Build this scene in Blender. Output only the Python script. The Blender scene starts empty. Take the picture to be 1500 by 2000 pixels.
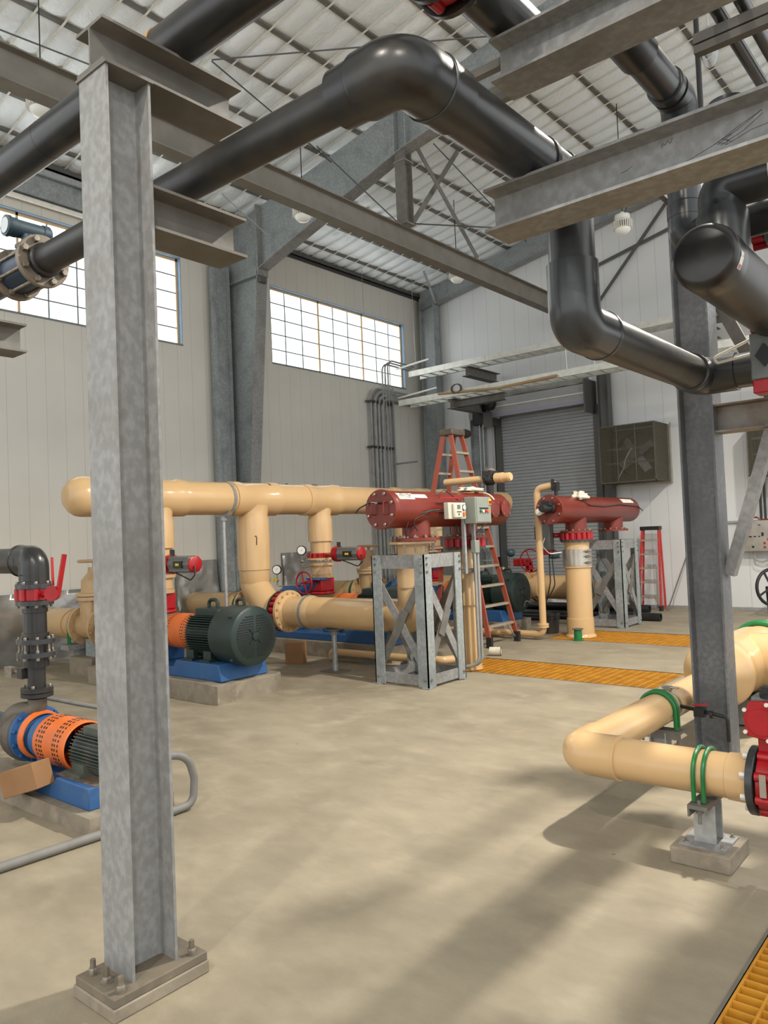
import bpy, bmesh, math, random
from mathutils import Vector, Matrix
random.seed(7)
PI = math.pi
S = bpy.context.scene
COL = S.collection

# ------------------------------------------------------------------ camera, light, exposure
cam_d = bpy.data.cameras.new('camera')
cam = bpy.data.objects.new('camera', cam_d); COL.objects.link(cam)
YAW, PITCH, ROLL = .695, .0323, -.0413
_f = Vector((-math.sin(YAW)*math.cos(PITCH), math.cos(YAW)*math.cos(PITCH), math.sin(PITCH)))
_r = Vector((math.cos(YAW), math.sin(YAW), 0)); _u = _r.cross(_f)
_r2 = _r*math.cos(ROLL)+_u*math.sin(ROLL); _u2 = -_r*math.sin(ROLL)+_u*math.cos(ROLL)
_m = Matrix((_r2, _u2, -_f)).transposed().to_4x4(); _m.translation = Vector((0, 0, 1.75))
cam.matrix_world = _m
cam_d.sensor_fit = 'VERTICAL'; cam_d.sensor_height = 36.0; cam_d.lens = 36.0*1500/2000
cam_d.clip_start = .02; cam_d.clip_end = 200
S.camera = cam
S.view_settings.view_transform = 'Standard'; S.view_settings.look = 'None'
S.view_settings.gamma = 1; S.view_settings.use_curve_mapping = False
S.view_settings.exposure = -0.42
WORLD_STRENGTH = 2.5      # even sky fill; right and back sides left unwalled to let it in
WINDOW_STRENGTH = 3.2     # daylight on the translucent window panels
LAMP_POWER = 3300          # switched-on high bay lamps, the added rear pair included
w = bpy.data.worlds.new('daylight'); S.world = w; w.use_nodes = True
w.node_tree.nodes['Background'].inputs[0].default_value = (.97, .99, 1.0, 1)
w.node_tree.nodes['Background'].inputs[1].default_value = WORLD_STRENGTH
S.cycles.max_bounces = 8; S.cycles.diffuse_bounces = 4; S.cycles.glossy_bounces = 4
S.cycles.use_denoising = True
S.cycles.sample_clamp_indirect = 6.0
S.cycles.caustics_reflective = False; S.cycles.caustics_refractive = False

# ------------------------------------------------------------------ materials
def lin(r, g, b):
    f = lambda c: (c/255/12.92) if c/255 <= .04045 else ((c/255+.055)/1.055)**2.4
    return (f(r), f(g), f(b), 1)
MATS = {}
def mat(name, rgb, rough=.5, metal=0., spots=None, scale=6., mix=.5, spots2=None, scale2=1.5, bump=0., bscale=40., stretch=None, emit=None, lo=.42, hi=.62, lo2=.5, hi2=.7):
    if name in MATS: return MATS[name]
    m = bpy.data.materials.new(name); m.use_nodes = True; MATS[name] = m
    nt = m.node_tree; N = nt.nodes; L = nt.links; b = N['Principled BSDF']
    b.inputs['Roughness'].default_value = rough; b.inputs['Metallic'].default_value = metal
    tc = N.new('ShaderNodeTexCoord'); vec = tc.outputs['Object']
    if stretch:
        mp = N.new('ShaderNodeMapping'); mp.inputs['Scale'].default_value = stretch
        L.new(vec, mp.inputs[0]); vec = mp.outputs[0]
    col = None
    def layer(prev, c2, sc, amt, a, z, det):
        n = N.new('ShaderNodeTexNoise'); n.inputs['Scale'].default_value = sc; n.inputs['Detail'].default_value = det
        L.new(vec, n.inputs['Vector'])
        r = N.new('ShaderNodeMapRange'); r.inputs[1].default_value = a; r.inputs[2].default_value = z; r.inputs[4].default_value = amt
        L.new(n.outputs[0], r.inputs[0])
        x = N.new('ShaderNodeMix'); x.data_type = 'RGBA'
        L.new(r.outputs[0], x.inputs[0])
        if prev is None: x.inputs[6].default_value = rgb
        else: L.new(prev, x.inputs[6])
        x.inputs[7].default_value = c2
        return x.outputs[2]
    if spots: col = layer(col, spots, scale, mix, lo, hi, 6)
    if spots2: col = layer(col, spots2, scale2, mix, lo2, hi2, 8)
    if col is None: b.inputs['Base Color'].default_value = rgb
    else: L.new(col, b.inputs['Base Color'])
    if bump:
        n = N.new('ShaderNodeTexNoise'); n.inputs['Scale'].default_value = bscale; n.inputs['Detail'].default_value = 5
        L.new(vec, n.inputs['Vector'])
        bp = N.new('ShaderNodeBump'); bp.inputs['Strength'].default_value = bump; bp.inputs['Distance'].default_value = .01
        L.new(n.outputs[0], bp.inputs['Height']); L.new(bp.outputs[0], b.inputs['Normal'])
    if emit:
        b.inputs['Emission Color'].default_value = emit[0]; b.inputs['Emission Strength'].default_value = emit[1]
    return m
GALV = mat('galvanized_steel', lin(130, 130, 128), .6, .0, lin(150, 150, 150), 28, .8, lin(112, 110, 106), 2.6, .06, 60, stretch=(1, 1, .8))
GALVD = mat('weathered_steel', lin(104, 101, 95), .6, .0, lin(120, 117, 112), 9, .7, lin(86, 82, 74), 1.8, .06, 60)
GALVG = mat('spangled_galvanized_steel', lin(140, 146, 146), .5, .1, lin(160, 166, 166), 25, .8, lin(118, 124, 125), 3)
RUSTY = mat('rust_stained_steel', lin(132, 124, 114), .6, .25, lin(92, 64, 42), 3.5, .8, lin(150, 146, 140), 6, .1, 60)
BEAMP = mat('painted_monorail_steel', lin(120, 116, 108), .55, 0, lin(106, 101, 93), 4, .6)
STRUT = mat('zinc_strut', lin(176, 178, 178), .4, .5, lin(150, 152, 152), 20, .6)
ALU = mat('cable_tray_aluminium', lin(214, 214, 206), .35, .35, lin(188, 188, 180), 8, .5)
PVC = mat('dark_grey_pvc', lin(34, 35, 36), .3, 0, lin(42, 41, 40), 5, .7, lin(74, 66, 56), 2.5, .05, 30, lo2=.55, hi2=.8)
PVCC = mat('clean_grey_pvc', lin(50, 53, 56), .28, 0, lin(60, 61, 62), 5, .6)
PVCDUSTY = mat('dusty_grey_pvc', lin(36, 36, 36), .4, 0, lin(50, 47, 43), 6, .8, lin(72, 65, 55), 2.5, .06, 30, lo2=.5, hi2=.75)
BEIGE = mat('beige_pipe', lin(206, 172, 126), .22, 0, lin(199, 165, 119), 3, .5)
BEIGED = mat('beige_cast_valve', lin(196, 164, 122), .4, 0, lin(180, 150, 110), 8, .5)
MAROON = mat('maroon_filter_paint', lin(116, 39, 26), .35, 0, lin(103, 34, 23), 4, .5)
RED = mat('red_valve_paint', lin(166, 20, 30), .35, 0, lin(140, 14, 22), 9, .5)
BLUE = mat('blue_pump_paint', lin(36, 84, 138), .5, 0, lin(48, 92, 138), 4, .6, lin(110, 118, 118), 5, .06, 30, lo2=.58, hi2=.8)
ORANGE = mat('orange_guard_paint', lin(222, 112, 42), .45, 0, lin(200, 96, 36), 5, .5)
GREEN = mat('dark_green_motor_paint', lin(32, 50, 46), .45, 0, lin(27, 42, 39), 6, .5, lin(58, 62, 54), 3, .05, 30, lo2=.6, hi2=.8)
GREENP = mat('dusty_green_motor_paint', lin(62, 72, 66), .6, 0, lin(92, 92, 80), 5, .7)
CASTI = mat('dusty_cast_iron', lin(88, 80, 70), .55, .2, lin(110, 102, 90), 7, .7)
GRIP = mat('green_clamp_sleeve', lin(24, 112, 56), .35, 0, lin(18, 92, 44), 20, .5)
BLACK = mat('black_plastic', lin(26, 26, 27), .4)
BLACKR = mat('black_rubber', lin(34, 33, 32), .7)
DUSTY = mat('dust_covered_steel', lin(116, 106, 91), .8, 0, lin(98, 92, 82), 5, .7, lin(132, 120, 100), 12)
ACTD = mat('graphite_grey', lin(70, 70, 72), .6)
BOLT = mat('bolt_steel', lin(150, 142, 130), .4, .6, lin(108, 96, 82), 30, .6)
BOLTW = mat('white_bolt_cap', lin(222, 216, 204), .4)
WHITE = mat('white_plastic', lin(232, 230, 222), .4, 0, lin(210, 208, 198), 10, .4)
GREYB = mat('grey_enclosure', lin(138, 144, 136), .45, 0, lin(128, 134, 126), 6, .5)
ACTG = mat('grey_actuator', lin(112, 116, 114), .4, .2, lin(100, 103, 101), 9, .5)
TEAL = mat('teal_meter_paint', lin(48, 66, 76), .4, .1, lin(60, 78, 88), 8, .5)
NAVY = mat('navy_meter_paint', lin(34, 50, 70), .4)
BRONZE = mat('dull_brown_steel_flange', lin(126, 116, 104), .45, .2, lin(104, 94, 82), 9, .6)
CARD = mat('brown_cardboard', lin(150, 112, 76), .8, 0, lin(134, 98, 64), 5, .5)
LADDER = mat('orange_fibreglass', lin(162, 72, 52), .55, 0, lin(142, 88, 72), 14, .7)
LADRED = mat('red_fibreglass', lin(190, 48, 46), .45)
STEP = mat('ladder_step_aluminium', lin(176, 166, 148), .45, .4, lin(150, 140, 122), 20, .5)
PADC = mat('concrete_pad', lin(140, 130, 114), .85, 0, lin(118, 108, 94), 4, .7, lin(160, 150, 132), 9, .2, 50)
YELG = mat('yellow_fibreglass_grating', lin(206, 146, 48), .5, 0, lin(172, 116, 32), 6, .6)
PITM = mat('dark_trench', lin(52, 46, 36), .9)
STAIN = mat('stainless_steel', lin(186, 182, 172), .28, .75, lin(160, 154, 144), 6, .5)
DOORM = mat('grey_shutter_slats', lin(158, 161, 163), .5, .0, lin(148, 151, 153), 5, .4)
IVORY = mat('ivory_plastic', lin(192, 190, 176), .45)
COLM = mat('dark_galvanized_column', lin(104, 106, 108), .5, .1, lin(126, 127, 128), 30, .8, lin(92, 94, 97), 2.0, lo2=.4, hi2=.6)
DOORD = mat('dark_grey_guide_steel', lin(88, 88, 86), .5, .2)
LILAC = mat('pale_shutter_hood', lin(150, 150, 166), .5)
MESHD = mat('brown_grey_wire_guard', lin(94, 90, 76), .6, .2, lin(80, 76, 64), 12, .5)
FOIL = mat('crumpled_foil', lin(176, 176, 172), .22, .6, lin(140, 138, 132), 3, .6, bump=.6, bscale=6)
TANFR = mat('tan_window_mullion', lin(214, 186, 146), .5)
BLUEFR = mat('blue_grey_window_reveal', lin(120, 146, 172), .5, 0, lin(104, 128, 154), 4, .5)
GRID = mat('grey_window_grid', lin(120, 128, 128), .5)
TAG = mat('yellow_tag', lin(220, 200, 60), .6)
PAPER = mat('white_sticker', lin(236, 232, 220), .6, 0, lin(70, 70, 70), 60, .7, lo=.56, hi=.6)
GAUGEF = mat('gauge_face', lin(236, 236, 230), .4)
CLOTH = mat('white_cotton', lin(216, 208, 190), .85, 0, lin(196, 186, 166), 20, .5)
CONDUIT = mat('grey_conduit', lin(152, 152, 150), .5, .05, lin(126, 126, 124), 6, .5)
FLCON = mat('dull_floor_conduit', lin(122, 120, 116), .6, 0, lin(110, 108, 103), 8, .5)
WOODM = mat('pale_wood', lin(170, 140, 100), .7)
LENS = mat('frosted_lamp_lens', lin(226, 228, 222), .25, 0, emit=((1, 1, 1, 1), .12))  # weak emission brightens the lens though these lamps are off
LENSON = mat('lit_lamp_lens', lin(240, 236, 226), .3, 0, emit=((1, .93, .82, 1), 6))
PANE = mat('daylit_translucent_pane', lin(235, 240, 240), .6, 0, emit=((.96, 1, 1, 1), WINDOW_STRENGTH))
GLASS = mat('sight_glass', lin(200, 208, 210), .1)

def floor_mat():
    m = mat('floor_concrete', lin(150, 140, 120), .6, 0, lin(138, 128, 109), 1.1, .9, lin(158, 148, 127), 3.2, .12, 70)
    nt = m.node_tree; N = nt.nodes; L = nt.links; b = N['Principled BSDF']
    src = b.inputs['Base Color'].links[0].from_socket
    tc = N.new('ShaderNodeTexCoord'); mp = N.new('ShaderNodeMapping'); mp.inputs['Rotation'].default_value = (0, 0, .6)
    mp.inputs['Scale'].default_value = (1, 2.2, 1); L.new(tc.outputs['Object'], mp.inputs[0])
    n = N.new('ShaderNodeTexNoise'); n.inputs['Scale'].default_value = 2.0; n.inputs['Detail'].default_value = 9; n.inputs['Roughness'].default_value = .65
    L.new(mp.outputs[0], n.inputs['Vector'])
    r = N.new('ShaderNodeMapRange'); r.inputs[1].default_value = .35; r.inputs[2].default_value = .7; r.inputs[3].default_value = .86; r.inputs[4].default_value = 1.1
    L.new(n.outputs[0], r.inputs[0])
    x = N.new('ShaderNodeMix'); x.data_type = 'RGBA'; x.blend_type = 'MULTIPLY'; x.inputs[0].default_value = 1
    L.new(src, x.inputs[6]); L.new(r.outputs[0], x.inputs[7])
    v = N.new('ShaderNodeTexVoronoi'); v.inputs['Scale'].default_value = 1.9; L.new(tc.outputs['Object'], v.inputs['Vector'])
    vr = N.new('ShaderNodeMapRange'); vr.inputs[1].default_value = .012; vr.inputs[2].default_value = .03; vr.inputs[3].default_value = .45; vr.inputs[4].default_value = 1
    L.new(v.outputs['Distance'], vr.inputs[0])
    x2 = N.new('ShaderNodeMix'); x2.data_type = 'RGBA'; x2.blend_type = 'MULTIPLY'; x2.inputs[0].default_value = 1
    L.new(x.outputs[2], x2.inputs[6]); L.new(vr.outputs[0], x2.inputs[7])
    L.new(x2.outputs[2], b.inputs['Base Color'])
    return m
FLOORM = floor_mat()

def panel_mat(name, axis, pitch, rgb):
    m = bpy.data.materials.new(name); m.use_nodes = True
    nt = m.node_tree; N = nt.nodes; L = nt.links; b = N['Principled BSDF']; b.inputs['Roughness'].default_value = .42
    tc = N.new('ShaderNodeTexCoord'); sp = N.new('ShaderNodeSeparateXYZ'); L.new(tc.outputs['Object'], sp.inputs[0])
    d = N.new('ShaderNodeMath'); d.operation = 'DIVIDE'; d.inputs[1].default_value = pitch; L.new(sp.outputs[axis], d.inputs[0])
    fr = N.new('ShaderNodeMath'); fr.operation = 'FRACT'; L.new(d.outputs[0], fr.inputs[0])
    r = N.new('ShaderNodeMapRange'); r.inputs[1].default_value = .008; r.inputs[2].default_value = .018; L.new(fr.outputs[0], r.inputs[0])
    n = N.new('ShaderNodeTexNoise'); n.inputs['Scale'].default_value = 1.5; L.new(tc.outputs['Object'], n.inputs['Vector'])
    nr = N.new('ShaderNodeMapRange'); nr.inputs[3].default_value = .92; nr.inputs[4].default_value = 1.05; L.new(n.outputs[0], nr.inputs[0])
    x = N.new('ShaderNodeMix'); x.data_type = 'RGBA'; x.inputs[6].default_value = lin(160, 160, 155); x.inputs[7].default_value = rgb; L.new(r.outputs[0], x.inputs[0])
    x2 = N.new('ShaderNodeMix'); x2.data_type = 'RGBA'; x2.blend_type = 'MULTIPLY'; x2.inputs[0].default_value = 1
    L.new(x.outputs[2], x2.inputs[6]); L.new(nr.outputs[0], x2.inputs[7]); L.new(x2.outputs[2], b.inputs['Base Color'])
    bp = N.new('ShaderNodeBump'); bp.inputs['Strength'].default_value = .5; bp.inputs['Distance'].default_value = .004
    L.new(r.outputs[0], bp.inputs['Height']); L.new(bp.outputs[0], b.inputs['Normal'])
    return m
WALLL = panel_mat('white_liner_panel', 1, .318, lin(214, 211, 202))
WALLE = panel_mat('white_end_liner_panel', 0, .385, lin(216, 218, 218))

def foil_mat():
    m = bpy.data.materials.new('white_foil_insulation'); m.use_nodes = True
    nt = m.node_tree; N = nt.nodes; L = nt.links; b = N['Principled BSDF']
    b.inputs['Base Color'].default_value = lin(240, 246, 250); b.inputs['Roughness'].default_value = .4; b.inputs['Metallic'].default_value = .1
    tc = N.new('ShaderNodeTexCoord')
    n = N.new('ShaderNodeTexNoise'); n.inputs['Scale'].default_value = 7; n.inputs['Detail'].default_value = 6; n.inputs['Distortion'].default_value = 1.2
    L.new(tc.outputs['Object'], n.inputs['Vector'])
    bp = N.new('ShaderNodeBump'); bp.inputs['Strength'].default_value = .55; bp.inputs['Distance'].default_value = .03
    L.new(n.outputs[0], bp.inputs['Height']); L.new(bp.outputs[0], b.inputs['Normal'])
    return m
INSUL = foil_mat()

# ------------------------------------------------------------------ geometry helpers (world coordinates)
def V(*a): return Vector(a)
def frame(d, up=None):
    d = Vector(d).normalized()
    up = Vector(up) if up is not None else (V(0, 0, 1) if abs(d.z) < .95 else V(1, 0, 0))
    s = d.cross(up).normalized(); u = s.cross(d).normalized()
    return d, s, u
def bx(bm, x0, x1, y0, y1, z0, z1):
    v = [bm.verts.new(p) for p in ((x0,y0,z0),(x1,y0,z0),(x1,y1,z0),(x0,y1,z0),(x0,y0,z1),(x1,y0,z1),(x1,y1,z1),(x0,y1,z1))]
    for f in ((3,2,1,0),(4,5,6,7),(0,1,5,4),(1,2,6,5),(2,3,7,6),(3,0,4,7)): bm.faces.new([v[i] for i in f])
def bar(bm, p0, p1, w, h, up=None):
    p0, p1 = Vector(p0), Vector(p1); d, s, u = frame(p1-p0, up)
    q = []
    for p in (p0, p1):
        for a, c in ((-1,-1),(1,-1),(1,1),(-1,1)): q.append(bm.verts.new(p+s*a*w/2+u*c*h/2))
    for f in ((0,1,2,3),(7,6,5,4),(4,5,1,0),(5,6,2,1),(6,7,3,2),(7,4,0,3)): bm.faces.new([q[i] for i in f])
def lathe(bm, o, axis, prof, seg=28, cap=(True, True)):
    o = Vector(o); d, s, u = frame(axis); rings = []
    for t, r in prof:
        if r < 1e-5: rings.append([bm.verts.new(o+d*t)])
        else: rings.append([bm.verts.new(o+d*t+(s*math.cos(2*PI*k/seg)+u*math.sin(2*PI*k/seg))*r) for k in range(seg)])
    for A, B in zip(rings, rings[1:]):
        if len(A) == 1 and len(B) == 1: continue
        for k in range(seg):
            j = (k+1) % seg
            if len(A) == 1: bm.faces.new((A[0], B[k], B[j]))
            elif len(B) == 1: bm.faces.new((A[j], A[k], B[0]))
            else: bm.faces.new((A[k], B[k], B[j], A[j]))
    if cap[0] and len(rings[0]) > 1: bm.faces.new(rings[0])
    if cap[1] and len(rings[-1]) > 1: bm.faces.new(list(reversed(rings[-1])))
def cyl(bm, p0, p1, r, r2=None, seg=24):
    p0, p1 = Vector(p0), Vector(p1); L_ = (p1-p0).length
    lathe(bm, p0, p1-p0, [(0, r), (L_, r if r2 is None else r2)], seg)
def fillet(pts, R, n=8):
    pts = [Vector(p) for p in pts]; out = [pts[0]]
    for i in range(1, len(pts)-1):
        a, b, c = pts[i-1], pts[i], pts[i+1]
        d1 = (a-b).normalized(); d2 = (c-b).normalized(); ang = d1.angle(d2)
        if ang > PI-.02: out.append(b); continue
        t = min(R/math.tan(ang/2), (a-b).length*.49, (c-b).length*.49); Rr = t*math.tan(ang/2)
        bis = (d1+d2).normalized(); cen = b+bis*(Rr/math.sin(ang/2))
        s = b+d1*t-cen; e = b+d2*t-cen; tot = s.angle(e); ax = s.cross(e).normalized()
        for k in range(n+1): out.append(cen+Matrix.Rotation(tot*k/n, 3, ax) @ s)
    out.append(pts[-1]); return out
def sweep(bm, pts, r, seg=16, caps=True):
    pts = [Vector(p) for p in pts]; n = len(pts)
    tang = [((pts[min(i+1, n-1)]-pts[i]).normalized()+(pts[i]-pts[max(i-1, 0)]).normalized()).normalized() for i in range(n)]
    d, s, u = frame(tang[0]); rings = []
    for i in range(n):
        if i:
            q = tang[i-1].rotation_difference(tang[i]); s = q @ s
        u = s.cross(tang[i]).normalized(); s = tang[i].cross(u).normalized()
        rr = r[i] if isinstance(r, (list, tuple)) else r
        rings.append([bm.verts.new(pts[i]+(s*math.cos(2*PI*k/seg)+u*math.sin(2*PI*k/seg))*rr) for k in range(seg)])
    for A, B in zip(rings, rings[1:]):
        for k in range(seg):
            j = (k+1) % seg; bm.faces.new((A[k], A[j], B[j], B[k]))
    if caps: bm.faces.new(list(reversed(rings[0]))); bm.faces.new(rings[-1])
def tube(bm, pts, r, R=.05, seg=12, n=6): sweep(bm, fillet(pts, R, n), r, seg)
def elbow(bm, a, b, c, r, R, seg=24, n=10, sock=0., sr=0.):
    """a bend between directions a-b and b-c; sock adds bell ends of radius sr"""
    a, b, c = Vector(a), Vector(b), Vector(c); d1 = (a-b).normalized(); d2 = (c-b).normalized()
    ang = d1.angle(d2); t = R/math.tan(ang/2)
    pts = fillet([b+d1*(t+.002), b, b+d2*(t+.002)], R, n)
    sweep(bm, pts, r, seg)
    if sock:
        for d in (d1, d2): lathe(bm, b+d*(t-.004), d, [(0, r*.99), (.012, sr), (sock, sr)], seg)
    return t
def hpoly(bm, p0, p1, depth, width, tf, tw, up=(0, 0, 1)):
    """I-section from p0 to p1 (centre line)"""
    p0, p1 = Vector(p0), Vector(p1); d, s, u = frame(p1-p0, up)
    D, W = depth/2, width/2; k = tf*.9
    pr = [(-W,-D),(W,-D),(W,-D+tf),(tw/2+k,-D+tf),(tw/2+k*.3,-D+tf+k*.3),(tw/2,-D+tf+k),(tw/2,D-tf-k),(tw/2+k*.3,D-tf-k*.3),(tw/2+k,D-tf),(W,D-tf),(W,D),(-W,D),(-W,D-tf),(-tw/2-k,D-tf),(-tw/2-k*.3,D-tf-k*.3),(-tw/2,D-tf-k),(-tw/2,-D+tf+k),(-tw/2-k*.3,-D+tf+k*.3),(-tw/2-k,-D+tf),(-W,-D+tf)]
    A = [bm.verts.new(p0+s*x+u*y) for x, y in pr]; B = [bm.verts.new(p1+s*x+u*y) for x, y in pr]
    n = len(pr)
    for i in range(n):
        j = (i+1) % n; bm.faces.new((A[i], B[i], B[j], A[j]))
    bm.faces.new(A); bm.faces.new(list(reversed(B)))
def prism(bm, poly, axis, lo, hi):
    """polygon in the two other axes (in xyz order), extruded along axis 0/1/2"""
    def P(a, b, c):
        return (c, a, b) if axis == 0 else ((a, c, b) if axis == 1 else (a, b, c))
    A = [bm.verts.new(P(a, b, lo)) for a, b in poly]; B = [bm.verts.new(P(a, b, hi)) for a, b in poly]; n = len(poly)
    for i in range(n):
        j = (i+1) % n; bm.faces.new((A[i], B[i], B[j], A[j]))
    bm.faces.new(A); bm.faces.new(list(reversed(B)))
def hexnut(bm, o, axis, r, h, ang=0): lathe(bm, o, axis, [(0, r), (h*.85, r), (h, r*.88)], 6)
def ball(bm, c, r, seg=16, sz=1.):
    c = Vector(c); pr = [(-r*sz*math.cos(PI*k/8), r*math.sin(PI*k/8)) for k in range(9)]
    lathe(bm, c, (0, 0, 1), pr, seg, (False, False))

def new(): return bmesh.new()
def bolts(parent, c, axis, r, n, br, h, material=None, off=.5, name='bolt', only=None):
    c = Vector(c); d, s_, u_ = frame(axis); first = None
    base = Vector((0, 0, 0)); p = parent
    while p is not None: base += p.location; p = p.parent
    for k in range(n):
        a = 2*PI*(k+off)/n
        if only and not only(k): continue
        q = c+(s_*math.cos(a)+u_*math.sin(a))*r-base
        if first is None:
            bm = new(); hexnut(bm, (0, 0, 0), d, br, h); bmesh.ops.recalc_face_normals(bm, faces=bm.faces[:])
            first = bpy.data.meshes.new(name); bm.to_mesh(first); bm.free(); first.materials.append(material or BOLT)
        o = bpy.data.objects.new(name, first); COL.objects.link(o); o.parent = parent; o.location = q
def obj(name, bm, material, parent=None, sharp=35, bevel=0):
    bmesh.ops.recalc_face_normals(bm, faces=bm.faces[:])
    if parent is not None:
        base = Vector((0, 0, 0)); p = parent
        while p is not None: base += p.location; p = p.parent
        bmesh.ops.translate(bm, verts=bm.verts[:], vec=-base)
    me = bpy.data.meshes.new(name); bm.to_mesh(me); bm.free()
    me.materials.append(material)
    for p in me.polygons: p.use_smooth = True
    me.set_sharp_from_angle(angle=math.radians(sharp))
    o = bpy.data.objects.new(name, me); COL.objects.link(o)
    if parent is not None: o.parent = parent
    if bevel:
        md = o.modifiers.new('bevel', 'BEVEL'); md.width = bevel; md.segments = 2; md.limit_method = 'ANGLE'
    return o
def obj2(name, layers, parent, sharp=35):
    main = new()
    for i, (b, m) in enumerate(layers):
        bmesh.ops.recalc_face_normals(b, faces=b.faces[:])
        for f in b.faces: f.material_index = i
        me = bpy.data.meshes.new('layer'); b.to_mesh(me); b.free(); main.from_mesh(me); bpy.data.meshes.remove(me)
    o = obj(name, main, layers[0][1], parent, sharp)
    for b, m in layers[1:]: o.data.materials.append(m)
    return o
def text_mesh(txt, size):
    c = bpy.data.curves.new('t', 'FONT'); c.body = txt; c.size = size; c.align_x = 'CENTER'; c.align_y = 'CENTER'
    o = bpy.data.objects.new('t', c); COL.objects.link(o)
    dg = bpy.context.evaluated_depsgraph_get(); me = bpy.data.meshes.new_from_object(o.evaluated_get(dg))
    bm = new(); bm.from_mesh(me); bpy.data.objects.remove(o); bpy.data.curves.remove(c); bpy.data.meshes.remove(me)
    return bm
def tag(o, label, cat, group=None, kind=None):
    o['label'] = label; o['category'] = cat
    if group: o['group'] = group
    if kind: o['kind'] = kind
    return o
def thing(name, label, cat, loc, group=None):
    o = bpy.data.objects.new(name, None); o.empty_display_size = .1; COL.objects.link(o); o.location = loc
    return tag(o, label, cat, group)
def struct(o): o['kind'] = 'structure'; return o
def sub(name, parent, loc):      # a part that is itself a group: not used for geometry
    pass
def copy_tree(o, loc, label=None):
    def rec(a, par):
        c = a.copy(); COL.objects.link(c)
        if par is not None: c.parent = par
        for ch in list(a.children): rec(ch, c)
        return c
    c = rec(o, None); c.location = loc
    if label: c['label'] = label
    return c

def roofz(x): return 8.1+.167*(x+12.05)

# ================================================================== THE SETTING
XW, YE = -12.05, 16.3
X1, Y0 = 2.6, -1.5
GR = [(-5.9, -3.15, 8.18, 9.16), (-6.05, -2.9, 11.2, 12.4), (-.93, 1.1, -1.0, 5.2)]      # trenches under gratings
def floor():
    bm = new()
    xs = sorted({XW-.2, 14.0} | {v for g in GR for v in g[:2]}); ys = sorted({-14.0, YE+6.0} | {v for g in GR for v in g[2:]})
    vs = {}
    def vv(x, y, z):
        k = (round(x, 4), round(y, 4), z)
        if k not in vs: vs[k] = bm.verts.new((x, y, z))
        return vs[k]
    for a, b in zip(xs, xs[1:]):
        for c, d in zip(ys, ys[1:]):
            mx, my = (a+b)/2, (c+d)/2
            if any(g[0] < mx < g[1] and g[2] < my < g[3] for g in GR): continue
            bm.faces.new((vv(a, c, 0), vv(b, c, 0), vv(b, d, 0), vv(a, d, 0)))
    for g in GR:
        q = [(g[0], g[2]), (g[1], g[2]), (g[1], g[3]), (g[0], g[3])]
        for i in range(4):
            p, r = q[i], q[(i+1) % 4]
            bm.faces.new([bm.verts.new(t) for t in ((p[0], p[1], 0), (r[0], r[1], 0), (r[0], r[1], -.45), (p[0], p[1], -.45))])
    o = obj('floor', bm, FLOORM); struct(o)
    bm = new()
    for g in GR: bx(bm, g[0], g[1], g[2], g[3], -.5, -.45)
    obj('trench_bottom', bm, PITM, o)
floor()
W1 = (4.15, 8.72, 5.53, 7.2); W2 = (10.97, 15.54, 5.53, 7.2); W0 = (-1.4, 1.9, 5.53, 7.2)
def wall_left():
    bm = new(); t = .18
    ys = [Y0]
    for a in (W0, W1, W2): ys += [a[0], a[1]]
    ys += [YE+.02]
    for i, (a, b) in enumerate(zip(ys, ys[1:])):
        if i % 2 == 0: bx(bm, XW-t, XW, a, b, 0, 8.12)
        else: bx(bm, XW-t, XW, a, b, 0, 5.53); bx(bm, XW-t, XW, a, b, 7.2, 8.12)
    bmesh.ops.remove_doubles(bm, verts=bm.verts[:], dist=1e-4)
    return struct(obj('wall_left', bm, WALLL))
wall_left()
DX0, DX1, DZ = -9.74, -7.25, 4.62
def wall_end():
    bm = new(); t = .18
    def slab(x0, x1, z0, top=True):
        prism(bm, [(x0, z0), (x1, z0), (x1, roofz(x1)+.05), (x0, roofz(x0)+.05)], 1, YE, YE+t)
    slab(XW-.18, DX0, 0); slab(DX0, DX1, DZ); slab(DX1, X1, 0)
    return struct(obj('wall_end', bm, WALLE))
wall_end()
tr = new(); bx(tr, XW, XW+.02, Y0, YE, 0, .1)
struct(obj('baseboard_left', tr, STRUT))
tr = new(); bx(tr, DX1+.2, X1, YE-.02, YE, 0, .06); bx(tr, XW, DX0-.7, YE-.02, YE, 0, .06)
struct(obj('baseboard_end', tr, STRUT))

def window(n, a):
    y0, y1, z0, z1 = a; xo = XW-.13
    bm = new()   # reveal: head, right and left jamb, sill
    bx(bm, XW-.17, XW-.002, y0, y1, z1-.012, z1+.0); bx(bm, XW-.17, XW-.002, y1-.012, y1, z0, z1); bx(bm, XW-.17, XW-.002, y0, y0+.012, z0, z1)
    o = struct(obj('window_%d' % n, bm, BLUEFR))
    bm = new(); bx(bm, XW-.17, XW+.012, y0, y1, z0-.02, z0+.012); obj('window_sill', bm, GRID, o)
    bm = new(); e = .04
    for k in range(4):
        y = y0+.012+(y1-y0-.024-e)*k/3; bx(bm, xo, xo+.04, y, y+e, z0, z1)
    bx(bm, xo, xo+.04, y0, y1, z1-.06, z1-.012)
    obj('mullion', bm, TANFR, o)
    bm = new()
    for k in range(3):
        a0 = y0+(y1-y0)*k/3
        for j in (1, 2):
            y = a0+(y1-y0)/3*j/3; bx(bm, xo+.01, xo+.028, y-.011, y+.011, z0, z1)
    for j in range(1, 5):
        z = z0+(z1-z0)*j/5; bx(bm, xo+.011, xo+.027, y0, y1, z-.011, z+.011)
    obj('glazing_grid', bm, GRID, o)
    for k in range(3):
        bm = new(); a0 = y0+(y1-y0)*k/3; bx(bm, xo-.004, xo+.012, a0+.02, a0+(y1-y0)/3-.0, z0, z1); obj('pane', bm, PANE, o)
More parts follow.
